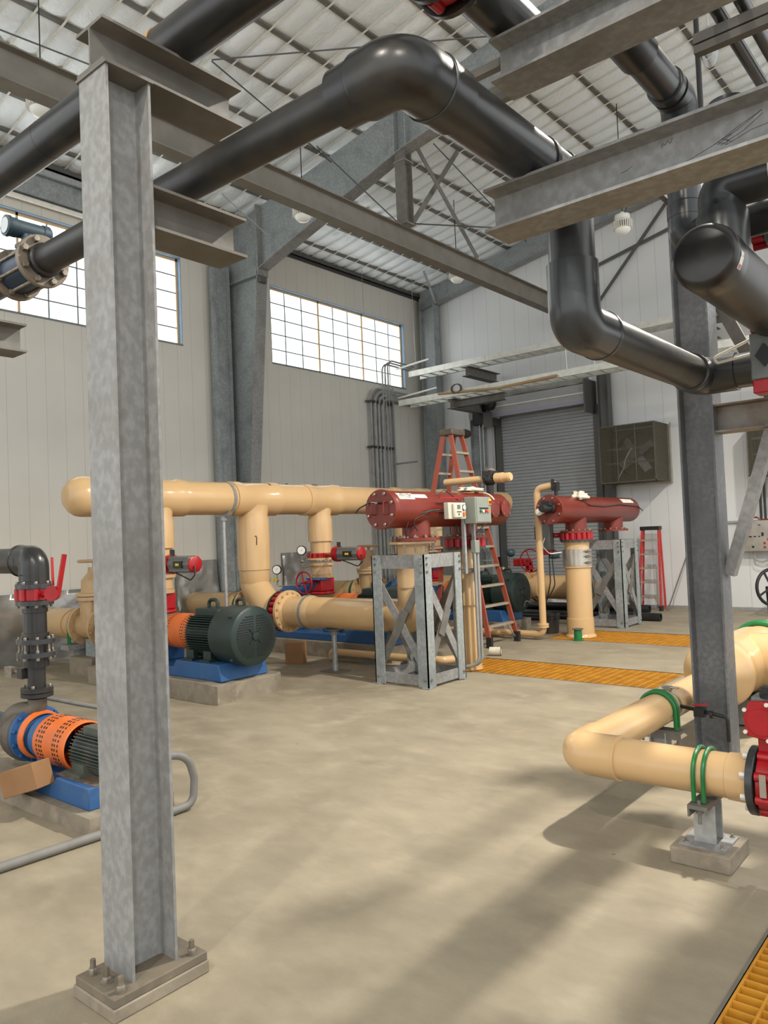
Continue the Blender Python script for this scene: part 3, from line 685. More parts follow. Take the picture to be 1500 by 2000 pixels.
# struts and thin pipes at top right
bm = new(); bar(bm, (-2.05, 3.2, 4.0), (-.9, 3.2, 4.0), .041, .041); tag(obj('strut_channel', bm, GALVD), 'slotted strut channel poking out left above the upper right beam', 'strut')
bm = new(); bar(bm, (-1.92, 3.24, 3.86), (-.9, 3.24, 3.86), .041, .041); tag(obj('strut_channel', bm, GALVD), 'slotted strut channel poking out left beside the web of the upper right beam', 'strut')
bm = new(); bar(bm, (-1.16, 4.0, 4.19), (.2, 4.0, 4.19), .05, .05); bar(bm, (-1.16, 4.0, 4.135), (.2, 4.0, 4.135), .05, .04); t2 = obj('strut_channel', bm, GALVD); tag(t2, 'double strut channel at the top right corner holding two dark pipes', 'strut')
for k, (x, lb) in enumerate(((-1.03, 'left of two thin dark pipes under the strut at top right'), (-.92, 'right of two thin dark pipes under the strut at top right'))):
    bm = new(); cyl(bm, (x, 2.4, 4.26), (x, 7.5, 4.26), .032, seg=16); tag(obj('thin_pipe', bm, PVC), lb, 'pipe')
bm = new(); cyl(bm, (-1.52, 5.3, 4.25), (-1.52, 5.3, roofz(-1.52)), .018, seg=10); tag(obj('hanger_rod', bm, BLACK), 'black hanger rod dropping from the ceiling beside the coil of wire', 'rod')
bm = new()
for k in range(7):
    a = .07+.004*k
    sweep(bm, [(-1.42+a*.55*math.cos(q*PI/9), 5.2+.006*k-.02, 4.86+a*1.5*math.sin(q*PI/9)) for q in range(19)], .0035, 6)
cyl(bm, (-1.42, 5.2, 4.95), (-1.42, 5.2, roofz(-1.42)), .004, seg=6)
tag(obj('wire_coil', bm, STRUT), 'coil of thin wire hanging near the ceiling at top right', 'wire coil')
bm = new(); lathe(bm, (-1.78, 4.9, 3.9), (0, 0, 1), [(0, .05), (.4, .05), (.4, .044), (0, .044)], 20, (False, False)); bx(bm, -1.81, -1.75, 4.87, 4.93, 3.98, 4.01); bx(bm, -1.8, -1.76, 4.92, 5.72, 3.975, 4.005); tag(obj('pipe_stub', bm, PVCC), 'short open grey pipe stub above the lower beam at right', 'pipe')
bm = new(); lathe(bm, (-1.2, 4.7, 4.13), (0, 0, 1), [(0, .1), (.02, .11), (.05, .11), (.05, .1)], 30); cyl(bm, (-1.2, 4.7, 3.1), (-1.2, 4.7, 4.13), .06, seg=20); tag(obj('vent_pipe', bm, PVCC), 'round flanged pipe end showing above the lower right beam', 'pipe')

# ================================================================== BEIGE HEADER ALONG THE HALL
HX, HZ, HR = -8.64, 2.38, .229
YA, DY = 5.78, 2.975
def header():
    t = thing('header_pipe', 'long beige header pipe with domed end running above the pumps', 'pipe', (HX, 7.0, HZ))
    bm = new(); cyl(bm, (HX, 4.75, HZ), (HX, 14.4, HZ), HR, seg=40); obj('pipe', bm, BEIGE, t)
    bm = new(); lathe(bm, (HX, 4.52, HZ), (0, 1, 0), [(0, 0), (.004, .06), (.03, .14), (.08, .2), (.14, .235), (.2, .245), (.36, .245), (.364, HR)], 40); obj('end_cap', bm, BEIGE, t)
    for yc, rb, zlow, nm in ((YA, .166, 1.72, 0), (7.37, .205, 1.35, 1), (YA+DY, .166, 1.72, 2), (11.0, .19, 1.7, 3), (YA+2*DY+.1, .166, 1.72, 4)):
        bm = new(); w_ = rb+.22
        lathe(bm, (HX, yc-w_, HZ), (0, 1, 0), [(0, HR), (.004, HR+.018), (.14, HR+.02), (.17, HR+.006), (2*w_-.17, HR+.006), (2*w_-.14, HR+.02), (2*w_-.004, HR+.018), (2*w_, HR)], 40)
        lathe(bm, (HX, yc, HZ-.1), (0, 0, -1), [(0, rb+.03), (.15, rb+.012), (.2, rb+.03), (HZ-.1-zlow-.0, rb+.03), (HZ-.1-zlow+.002, rb)], 36)
        obj('tee', bm, BEIGE, t)
    bm = new(); lathe(bm, (HX, 6.86, HZ), (0, 1, 0), [(0, HR+.008), (.05, HR+.008)], 40); obj('pipe_strap', bm, GALV, t)
    # marker strokes and the figure on the leg
    bm = new()
    for y, a in ((7.62, 1.1), (7.75, 1.2), (8.05, 1.5), (8.62, 1.55), (8.68, 1.5)):
        p = lambda q: (HX+(HR+.012)*math.cos(q), y, HZ+(HR+.012)*math.sin(q))
        sweep(bm, [p(a-.12), p(a), p(a+.12)], .006, 5)
    c0 = (HX, 7.37); q = lambda a, z: (c0[0]+.237*math.sin(a), c0[1]-.237*math.cos(a), z)
    sweep(bm, [q(.95, 1.83), q(1.02, 1.84), q(1.06, 1.815), q(1.05, 1.76), q(1.04, 1.71)], .006, 5)
    obj('marker_stroke', bm, BLACK, t)
    # big leg to the first filter: down, 45 degree bends, flange
    bm = new(); cyl(bm, (HX, 7.37, 1.22), (HX, 7.37, 1.62), .205, seg=40); obj('pipe', bm, BEIGE, t)
    z0 = .77; xk = HX
    bm = new()
    lathe(bm, (HX, 7.37, 1.36), (0, 0, -1), [(0, .205), (.003, .222), (.16, .222), (.2, .212)], 40)
    pts = fillet([(HX, 7.37, 1.2), (HX, 7.37, 1.1), (HX+.33, 7.37, z0), (HX+.5, 7.37, z0)], .25, 8)
    sweep(bm, pts, .212, 40)
    lathe(bm, (HX+.4, 7.37, z0), (1, 0, 0), [(0, .212), (.02, .224), (.18, .224), (.183, .205)], 40)
    obj('double_elbow', bm, BEIGE, t)
    return t
header()
bm = new(); lathe(bm, (-8.64, 6.84, 2.13), (0, 0, -1), [(0, .05), (.06, .05), (.061, .024), (2.13, .024)], 16); bx(bm, -8.74, -8.54, 6.74, 6.94, 0, .012); prism(bm, [(-8.76, 2.13), (-8.52, 2.13), (-8.46, 2.2), (-8.82, 2.2)], 1, 6.8, 6.88)
tag(obj('pipe_stanchion', bm, STRUT), 'tall thin steel stanchion under the header pipe behind the nearest large motor', 'pipe support')

def flanged_valve_big():
    c = (-8.0, 7.37, .77)
    t = thing('butterfly_valve', 'large red lugged butterfly valve in the horizontal pipe before the first filter stand', 'valve', c)
    bm = new(); flange_ring(bm, (-8.06, 7.37, .77), (-1, 0, 0), .285, .04); obj('gasket_flange', bm, BLACK, t)
    bm = new(); butterfly(bm, (-8.01, 7.37, .77), (1, 0, 0), .2, .275, .1, 20); obj('valve_body', bm, RED, t)
    f = new(); flange_ring(f, (-7.955, 7.37, .77), (1, 0, 0), .292, .045); ff = obj('flange', f, BEIGE, t)
    bolts(ff, (-7.91, 7.37, .77), (1, 0, 0), .258, 16, .017, .02, BEIGED)
flanged_valve_big()
def stand_pipe():
    t = thing('filter_inlet_pipe', 'glossy beige pipe bending up inside the nearer steel stand', 'pipe', (-6.6, 7.4, .77))
    yc, z0, xe = 7.38, .77, -5.72
    bm = new(); cyl(bm, (-7.91, yc, z0), (-6.05, yc, z0), .205, seg=40); obj('pipe', bm, BEIGE, t)
    bm = new(); lathe(bm, (-7.62, yc, z0), (1, 0, 0), [(0, .205), (.004, .222), (.14, .222), (.2, .206)], 40); obj('socket', bm, BEIGE, t)
    bm = new(); lathe(bm, (-7.91, yc, z0), (1, 0, 0), [(0, .24), (.02, .222), (.03, .212)], 40); obj('socket', bm, BEIGE, t)
    bm = new(); lathe(bm, (-7.56, yc, z0), (1, 0, 0), [(0, .228), (.045, .228)], 40); obj('pipe_strap', bm, GALV, t)
    bm = new(); elbow(bm, (-9, yc, z0), (xe, yc, z0), (xe, yc, 9), .212, .36, 40, 14); obj('elbow', bm, BEIGE, t)
    bm = new(); lathe(bm, (xe, yc, 1.1), (0, 0, 1), [(0, .212), (.3, .212), (.305, .19), (.52, .19), (.525, .205), (.58, .21)], 40); obj('riser', bm, BEIGE, t)
    bm = new(); flange_ring(bm, (xe, yc, 1.652), (0, 0, 1), .285, .028); f = obj('flange', bm, BEIGE, t)
    for k in range(12):
        a = 2*PI*(k+.5)/12; x, y = xe+.255*math.cos(a), yc+.255*math.sin(a)
        bm = new(); cyl(bm, (x, y, 1.55), (x, y, 1.76), .01, seg=8); hexnut(bm, (x, y, 1.725), (0, 0, 1), .02, .02); obj('stud', bm, BOLT, f)
stand_pipe()
t = thing('pipe_stanchion', 'short steel stanchion with floor plate under the horizontal beige pipe', 'pipe support', (-7.1, 7.38, 0))
bm = new(); cyl(bm, (-7.1, 7.38, .01), (-7.1, 7.38, .5), .035, seg=16); cyl(bm, (-7.1, 7.38, .01), (-7.1, 7.38, .1), .045, seg=16); obj('post', bm, STRUT, t)
bm = new(); bx(bm, -7.27, -6.93, 7.25, 7.51, 0, .012); obj('floor_plate', bm, GALVD, t)
bm = new(); lathe(bm, (-7.1, 7.38, .42), (0, 0, 1), [(0, .025), (.06, .025), (.065, .05), (.1, .05), (.13, .1), (.145, .12)], 16); obj('saddle', bm, GALV, t)

# ================================================================== PUMP UNITS (motor toward the hall)
def big_pump(y, label, first=True):
    t = thing('pump_unit', label, 'pump', (-7.8, y, .22), 'large pump units in a row')
    z = .70; X = lambda v: v
    bm = new()   # blue base frame
    prism(bm, [(-9.35, .22), (-6.88, .22), (-6.93, .41), (-7.72, .41), (-7.78, .33), (-8.5, .33), (-9.35, .33)], 1, y-.34, y+.34)
    base = obj('base_frame', bm, BLUE, t, bevel=.01)
    bm = new(); bx(bm, -8.42, -8.25, y-.16, y+.16, .33, .57); obj('pedestal', bm, BLUE, base, bevel=.01)
    bm = new(); bx(bm, -9.3, -9.0, y-.2, y+.2, .33, .47); obj('pedestal', bm, BLUE, base, bevel=.01)
    # motor
    bm = new(); lathe(bm, (-8.02, y, z), (1, 0, 0), [(.34, .1), (.34, .2), (.36, .24), (.44, .24), (.92, .24), (.97, .24)], 40)
    for k in range(60):
        a = 2*PI*k/60
        if abs(math.sin(a)) > .8 and math.sin(a) > 0: continue
        d = V(0, math.cos(a), math.sin(a)); p = V(-7.63, y, z)+d*.262
        bar(bm, p, p+V(.52, 0, 0), .008, .055, up=d)
    m = obj('motor', bm, GREEN, t)
    bm = new(); bx(bm, -7.6, -7.16, y-.14, y+.14, z+.2, z+.3); obj('motor_top_plate', bm, GREEN, m, bevel=.02)
    bm = new(); lathe(bm, (-7.14, y, z), (1, 0, 0), [(0, .25), (.02, .325), (.1, .34), (.38, .34), (.43, .33), (.45, .3), (.455, .0)], 44, (True, False)); bg = bm
    bm = new()
    for k in range(-8, 9):
        zz = k*.028; hw = math.sqrt(max(.0, .262**2-zz**2))
        for s in (-1, 1):
            if abs(zz) < .03 and False: continue
            a0, a1 = .02, hw
            if a1-a0 > .03:
                bx(bm, -6.687, -6.682, y+min(s*a0, s*a1), y+max(s*a0, s*a1), z+zz-.005, z+zz+.005)
    fc = obj2('fan_cover', [(bg, GREEN), (bm, BLACK)], t)
    bm = new(); lathe(bm, (-6.686, y, z), (1, 0, 0), [(0, .05), (.015, .045), (.02, .0)], 20, (True, False))
    for k in range(4):
        a = PI/4+PI/2*k; bar(bm, (-6.68, y+.05*math.cos(a), z+.05*math.sin(a)), (-6.68, y+.12*math.cos(a), z+.12*math.sin(a)), .01, .01)
    obj('hub_cap', bm, GREEN, fc)
    for a in (.7, 2.4, 3.9, 5.5):
        bm = new(); hexnut(bm, (-6.8, y+.338*math.cos(a), z+.338*math.sin(a)), (0, math.cos(a), math.sin(a)), .02, .03); obj('cover_lug', bm, GREEN, fc)
    for yy in (y-.26, y+.2):
        for x in (-7.62, -7.3):
            bm = new(); bx(bm, x, x+.14, yy, yy+.06, .41, .53); bx(bm, x-.02, x+.16, yy-.04, yy+.1, .41, .435); obj('motor_foot', bm, GREEN, m)
    bm = new(); sweep(bm, fillet([(-7.5, y, z+.26), (-7.5, y, z+.39), (-7.34, y, z+.39), (-7.34, y, z+.26)], .05), .022, 10); obj('lifting_eye', bm, GREEN, m)
    bm = new(); sweep(bm, fillet([(-7.05, y+.05, z+.3), (-7.05, y+.05, z+.4), (-6.92, y+.05, z+.4), (-6.92, y+.05, z+.3)], .04), .02, 10); obj('lifting_eye', bm, GREEN, fc)
    # coupling guard with slots
    bm = new(); lathe(bm, (-8.2, y, z-.0), (1, 0, 0), [(0, .15), (0, .2), (.05, .215), (.52, .215), (.52, .18)], 36); bg = bm
    bm = new()
    for x in (-8.1, -8.06, -7.8, -7.76):
        for k in range(36):
            a = 2*PI*k/36; d = V(0, math.cos(a), math.sin(a)); p = V(x, y, z)+d*.2135
            bar(bm, p-V(.007, 0, 0), p+V(.007, 0, 0), .018, .006, up=d)
    obj2('coupling_guard', [(bg, ORANGE), (bm, BLACK)], t)
    # bearing frame, casing, nozzles
    bm = new(); lathe(bm, (-9.15, y, z-.03), (1, 0, 0), [(0, .26), (.06, .26), (.08, .16), (.5, .13), (.9, .12), (.95, .1)], 32); obj('bearing_frame', bm, BLUE, t)
    bm = new(); lathe(bm, (-9.42, y, z-.03), (1, 0, 0), [(0, .16), (.03, .3), (.1, .33), (.2, .3), (.26, .22)], 36); sweep(bm, fillet([(-9.3, y-.2, z-.03), (-9.3, y-.16, z+.2), (-8.75, y, z+.32), (-8.64, y, z+.42)], .2), .1, 20); obj('pump_casing', bm, BLUE, t)
    bm = new(); lathe(bm, (-9.62, y, z-.03), (1, 0, 0), [(0, .2), (.03, .2), (.03, .14), (.2, .13)], 30); obj('nozzle_flange', bm, BLUE, t)
    bm = new(); lathe(bm, (-8.64, y, z+.42), (0, 0, 1), [(0, .18), (.03, .18)], 30); obj('nozzle_flange', bm, BLUE, t)
    return t
PY0 = 5.68
P0 = big_pump(PY0, 'nearest large pump unit, dark green motor and blue base just right of the near column')
P1 = copy_tree(P0, (-7.8, PY0+DY, .22), 'middle large pump unit, mostly hidden behind the beige pipe and steel stand')
P2 = copy_tree(P0, (-7.8, PY0+2*DY, .22), 'farthest large pump unit, dark motor behind the legs of the tall orange ladder')
def pad(x0, x1, y0, y1, h, label, chip=False):
    bm = new(); bx(bm, x0, x1, y0, y1, 0, h)
    if chip:
        bmesh.ops.subdivide_edges(bm, edges=bm.edges[:], cuts=9, use_grid_fill=True)
        for v in bm.verts:
            if v.co.x > x1-.001 and v.co.z > h-.001: v.co.z -= random.uniform(0, .022); v.co.x -= random.uniform(0, .02)
            if v.co.y < y0+.001 and v.co.z > h-.001: v.co.z -= random.uniform(0, .012)
    return tag(obj('concrete_pad', bm, PADC, sharp=25), label, 'concrete pad')
for k, lb in enumerate(('chipped concrete pad under the nearest large motor', 'concrete pad under the middle large pump', 'concrete pad under the farthest large pump')):
    y = PY0+k*DY; pad(-9.5, -6.8, y-.46, y+.46, .22, lb, k == 0)
# ---- discharge stacks above the pumps
def discharge(y, label, gauge=True, wheel=True):
    t = thing('discharge_stack', label, 'valve stack', (HX, y, 1.1), 'discharge valve stacks')
    bm = new(); cyl(bm, (HX, y, 1.52), (HX, y, 1.73), .166, seg=30); cyl(bm, (HX, y, 1.2), (HX, y, 1.4), .16, seg=30); obj('pipe', bm, BEIGE, t)
    bm = new(); butterfly(bm, (HX, y, 1.5), (0, 0, 1), .15, .22, .07, 14); v = obj('butterfly_valve', bm, RED, t)
    bm = new(); cyl(bm, (HX, y, 1.5), (HX+.5, y-.2, 1.5), .03, seg=12); obj('valve_neck', bm, RED, v)
    bm = new(); flange_ring(bm, (HX, y, 1.43), (0, 0, 1), .24, .03); f = obj('flange', bm, BEIGE, t); bolts(f, (HX, y, 1.43), (0, 0, -1), .2, 10, .016, .018)
    bm = new(); lathe(bm, (HX, y, 1.34), (0, 0, 1), [(0, .2), (.04, .2)], 28); lathe(bm, (HX, y, 1.2), (0, 0, 1), [(-.06, .18), (-.02, .18), (-.02, .15), (.0, .15)], 28); obj('coupling_flange', bm, BEIGED, t)
    # actuator: body along +X, red end caps
    bm = new(); lathe(bm, (HX+.62, y-.22, 1.52), (1, 0, 0), [(0, .105), (.42, .105)], 8); bx(bm, HX+.62, HX+1.04, y-.3, y-.14, 1.43, 1.61); a = obj('actuator', bm, ACTG, t, bevel=.01)
    bm = new(); lathe(bm, (HX+.5, y-.22, 1.52), (1, 0, 0), [(0, .09), (.03, .12), (.12, .12)], 12); obj('end_cap', bm, RED, a)
    bm = new(); lathe(bm, (HX+1.04, y-.22, 1.52), (1, 0, 0), [(0, .1), (.02, .1), (.03, .085)], 12); obj('end_cap', bm, RED, a)
    bm = new(); bx(bm, HX+.78, HX+.94, y-.34, y-.3, 1.48, 1.56); obj('position_indicator', bm, BLACK, a)
    bm = new(); cyl(bm, (HX+.6, y-.22, 1.62), (HX+.6, y-.22, 1.7), .03, seg=10); obj('top_knob', bm, BLACK, a)
    bm = new(); bx(bm, HX+.83, HX+.9, y-.345, y-.34, 1.505, 1.535); obj('indicator_label', bm, TAG, a)
    bm = new(); tube(bm, [(HX+1.08, y-.25, 1.5), (HX+1.12, y-.27, 1.4), (HX+1.0, y-.25, 1.33), (HX+.7, y-.25, 1.42)], .008, .05, 8); obj('cable', bm, BLACK, a)
    if wheel:
        bm = new(); bx(bm, HX-.14, HX+.14, y-.16, y+.14, .93, 1.15); lathe(bm, (HX, y, .88), (0, 0, 1), [(0, .2), (.05, .2), (.05, .13), (.25, .13)], 24); c = obj('check_valve', bm, RED, t, bevel=.02)
        bm = new(); wc = V(HX+.02, y-.42, 1.09); R = .17
        sweep(bm, [wc+V(R*math.cos(2*PI*k/28), 0, R*math.sin(2*PI*k/28)) for k in range(29)], .013, 8, False)
        for k in range(4):
            a_ = .3+PI/2*k; bar(bm, wc, wc+V(R*math.cos(a_), 0, R*math.sin(a_)), .014, .014)
        cyl(bm, wc+V(0, -.05, 0), wc+V(0, .3, 0), .018, seg=10); obj('handwheel', bm, RED, c)
    if gauge:
        for (gx, gy, gz) in ((HX-.1, y-.33, 1.59), (HX-.5, y-.5, 1.3)):
            bm = new(); lathe(bm, (gx, gy, gz), (.55, -.83, 0), [(-.03, .075), (.02, .075), (.022, .065)], 24); gg = obj('pressure_gauge', bm, BLACK, t)
            bm = new(); lathe(bm, V(gx, gy, gz)+V(.55, -.83, 0)*.0225, (.55, -.83, 0), [(0, .062), (.002, .062)], 24); obj('gauge_face', bm, GAUGEF, gg)
            bm = new(); bar(bm, V(gx, gy, gz)+V(.55, -.83, 0)*.027-V(.03, 0, .03)*.8, V(gx, gy, gz)+V(.55, -.83, 0)*.027+V(.02, 0, .02), .005, .003, up=(.55, -.83, 0)); obj('gauge_needle', bm, BLACK, gg)
            bm = new(); cyl(bm, (gx, gy, gz-.07), (gx, gy, gz-.22), .012, seg=8); ball(bm, (gx, gy, gz-.17), .028, 10); tube(bm, [(gx, gy, gz-.2), (gx, gy, gz-.26), (HX, y, gz-.26)], .01, .03, 8); obj('gauge_pipe', bm, BOLT, t)
        bm = new(); bx(bm, HX-.53, HX-.46, y-.56, y-.55, 1.1, 1.17); obj('tag', bm, TAG, t)
    return t
discharge(YA, 'valve stack with grey red actuator showing just right of the near column', gauge=False)
discharge(YA+DY, 'valve stack with gauges, red handwheel and actuator, left of the nearer steel stand')
discharge(YA+2*DY, 'valve stack behind the nearer red filter, dark actuator seen under the filter', gauge=False)

# ---- suction pipes and gate valves
def suction(y, label1, label2):
    z = .66
    t = thing('suction_pipe', label1, 'pipe', (-11.2, y, z), 'suction pipes from the wall')
    bm = new(); cyl(bm, (XW+.02, y, z), (-10.62, y, z), .205, seg=36); obj('pipe', bm, BEIGE, t)
    bm = new(); lathe(bm, (-11.3, y, z), (1, 0, 0), [(0, .205), (.003, .222), (.5, .222), (.503, .205)], 36); obj('sleeve', bm, BEIGE, t)
    bm = new(); lathe(bm, (-10.66, y, z), (1, 0, 0), [(0, .235), (.03, .235), (.035, .225), (.06, .225)], 36); obj('collar', bm, BEIGE, t)
    for dx in (0, .05):
        bm = new(); sweep(bm, [(-10.57+dx, y+.225*math.cos(PI*k/12), z+.225*math.sin(PI*k/12)) for k in range(13)], .018, 8); 
        cyl(bm, (-10.57+dx, y-.225, z), (-10.57+dx, y-.225, z-.3), .016, seg=8); cyl(bm, (-10.57+dx, y+.225, z), (-10.57+dx, y+.225, z-.3), .016, seg=8)
        obj('clamp', bm, GRIP, t)
    bm = new(); bx(bm, -10.66, -10.42, y-.3, y+.3, z-.33, z-.26); bx(bm, -10.62, -10.46, y-.12, y+.12, .0, z-.33); obj('clamp_stand', bm, GALV, t)
    v = thing('gate_valve', label2, 'valve', (-10.2, y, z), 'beige gate valves')
    for x in (-10.48, -9.96):
        bm = new(); flange_ring(bm, (x, y, z), (1, 0, 0), .285, .04); f = obj('flange', bm, BEIGED, v); bolts(f, (x+.04, y, z), (1, 0, 0), .25, 12, .018, .02, BEIGED); bolts(f, (x, y, z), (-1, 0, 0), .25, 12, .018, .02, BEIGED)
    bm = new(); cyl(bm, (-10.48, y, z), (-9.92, y, z), .19, seg=30); lathe(bm, (-10.2, y, z), (0, 0, 1), [(0, .2), (.36, .19), (.37, .25), (.42, .25)], 28); 
    for a in range(4): bar(bm, (-10.2+.2*math.cos(PI/4+a*PI/2), y+.2*math.sin(PI/4+a*PI/2), z-.1), (-10.2+.2*math.cos(PI/4+a*PI/2), y+.2*math.sin(PI/4+a*PI/2), z+.36), .02, .03)
    obj('valve_body', bm, BEIGED, v)
    bm = new(); lathe(bm, (-10.2, y, z+.43), (0, 0, 1), [(0, .26), (.04, .26), (.045, .19), (.22, .185), (.32, .1), (.36, .09), (.4, .09), (.4, .06)], 28); obj('bonnet', bm, BEIGED, v)
    bm = new(); cyl(bm, (-10.2, y, z+.8), (-10.2, y, z+.93), .03, seg=12); obj('stem', bm, BEIGED, v)
    bm = new(); wc = V(-10.2, y, z+.92); R = .21
    sweep(bm, [wc+V(R*math.cos(2*PI*k/28), R*math.sin(2*PI*k/28), 0) for k in range(29)], .022, 8, False)
    for k in range(4): bar(bm, wc, wc+V(R*math.cos(PI/2*k), R*math.sin(PI/2*k), 0), .03, .02)
    obj('handwheel', bm, BEIGED, v)
    bm = new(); bx(bm, -10.05, -9.0, y-.02, y+.02, z-.02, z+.02); cyl(bm, (-9.92, y, z), (-9.42, y, z), .17, seg=28); obj('reducer', bm, BEIGE, v)
    bm = new(); bx(bm, -10.32, -10.08, y-.1, y+.1, .24, z-.18); obj('valve_foot', bm, GALVG, v)
    bm = new(); bx(bm, -10.5, -9.9, y-.25, y+.25, .0, .24); tag(obj('concrete_pad', bm, PADC), 'small concrete block under '+label2, 'concrete pad')
suction(5.75, 'beige suction pipe with green clamp left of the near column', 'beige gate valve partly hidden by the near column')
suction(5.75+DY, 'beige suction pipe with green clamp seen behind the tall stanchion', 'beige gate valve behind the large beige elbow')
suction(5.75+2*DY, 'beige suction pipe with green clamp just left of the nearer steel stand', 'beige gate valve seen behind the nearer steel stand')

# crumpled foil sheets against the wall
def sheet(y0, y1, z0, z1, x, label, seed):
    random.seed(seed); bm = new(); n, m_ = 14, 12; g = []
    for i in range(n+1):
        g.append([bm.verts.new((x+.1*(1-j/m_)*.8+random.uniform(-.02, .02), y0+(y1-y0)*i/n, z0+(z1-z0)*j/m_)) for j in range(m_+1)])
    for i in range(n):
        for j in range(m_): bm.faces.new((g[i][j], g[i+1][j], g[i+1][j+1], g[i][j+1]))
    r = bmesh.ops.extrude_face_region(bm, geom=bm.faces[:]); bmesh.ops.translate(bm, verts=[q for q in r['geom'] if isinstance(q, bmesh.types.BMVert)], vec=(-.012, 0, 0))
    tag(obj('foil_sheet', bm, FOIL, sharp=80), label, 'foil sheet')
sheet(5.0, 6.6, 0, 1.1, XW+.05, 'crumpled shiny foil sheet leaning on the wall left of the near column', 1)
sheet(8.35, 9.3, .5, 1.45, XW+.05, 'crumpled shiny foil sheet on the wall right of the near column', 2)
sheet(11.0, 12.0, .6, 1.5, XW+.05, 'crumpled shiny foil sheet behind the red handwheel', 4)

# ================================================================== FILTERS AND STANDS
def stand(x0, x1, y0, y1, h, label):
    t = thing('steel_stand', label, 'steel stand', ((x0+x1)/2, (y0+y1)/2, 0)); L_ = .145; th = .014
    for (x, sx) in ((x0, 1), (x1, -1)):
        for (y, sy) in ((y0, 1), (y1, -1)):
            bm = new(); bx(bm, min(x, x+sx*L_), max(x, x+sx*L_), min(y, y+sy*th), max(y, y+sy*th), .012, h); bx(bm, min(x, x+sx*th), max(x, x+sx*th), min(y, y+sy*L_), max(y, y+sy*L_), .012, h)
            lg = obj('leg', bm, GALVG, t)
            bm = new(); bx(bm, x-.06+sx*.03, x+.06+sx*.03, y-.06+sy*.03, y+.06+sy*.03, 0, .012); obj('foot_plate', bm, GALV, lg)
    for z0, z1 in ((.03, .15), (h-.16, h-.0)):
        for y, s in ((y0, -1), (y1, 1)):
            bm = new(); bx(bm, x0+.02, x1-.02, min(y-s*.016, y-s*.03), max(y-s*.016, y-s*.03), z0, z1); obj('rail', bm, GALV, t)
        for x, s in ((x0, -1), (x1, 1)):
            bm = new(); bx(bm, min(x-s*.016, x-s*.03), max(x-s*.016, x-s*.03), y0+.02, y1-.02, z0, z1); obj('rail', bm, GALV, t)
    zl, zh = .2, h-.27
    for y, s in ((y0+.035, -1), (y1-.035, 1)):
        bm = new(); bar(bm, (x0+.05, y, zl), (x1-.05, y, zh), .01, .1, up=(0, 0, 1)); obj('brace', bm, GALVD, t)
        bm = new(); bar(bm, (x0+.05, y+s*.012, zh), (x1-.05, y+s*.012, zl), .01, .1, up=(0, 0, 1)); obj('brace', bm, GALV, t)
        bm = new(); bar(bm, ((x0+x1)/2-.08, y+s*.024, (zl+zh)/2-.15), ((x0+x1)/2+.08, y+s*.024, (zl+zh)/2+.15), .01, .11, up=(0, 0, 1)); obj('gusset', bm, GALVD, t)
    for x, s in ((x0+.035, -1), (x1-.035, 1)):
        bm = new(); bar(bm, (x, y0+.05, zl), (x, y1-.05, zh), .01, .1, up=(0, 0, 1)); obj('brace', bm, GALVD, t)
        bm = new(); bar(bm, (x+s*.012, y0+.05, zh), (x+s*.012, y1-.05, zl), .01, .1, up=(0, 0, 1)); obj('brace', bm, GALV, t)
        bm = new(); bar(bm, (x+s*.024, (y0+y1)/2-.08, (zl+zh)/2-.15), (x+s*.024, (y0+y1)/2+.08, (zl+zh)/2+.15), .01, .11, up=(0, 0, 1)); obj('gusset', bm, GALVD, t)
    for (x, y, ax) in ((x1-.05, y0, (0, -1, 0)), (x0+.05, y0, (0, -1, 0)), (x1, y0+.05, (1, 0, 0)), (x1, y1-.05, (1, 0, 0))):
        for z in (h-.04, h-.11, h-.2, .1):
            bm = new(); hexnut(bm, (x, y, z), ax, .016, .018); obj('bolt', bm, BOLT, t)
    return t
stand(-6.07, -5.28, 7.0, 7.76, 1.53, 'nearer galvanized cross braced stand under the first red filter')
stand(-6.13, -5.38, 12.8, 13.56, 1.53, 'farther galvanized cross braced stand under the second red filter')

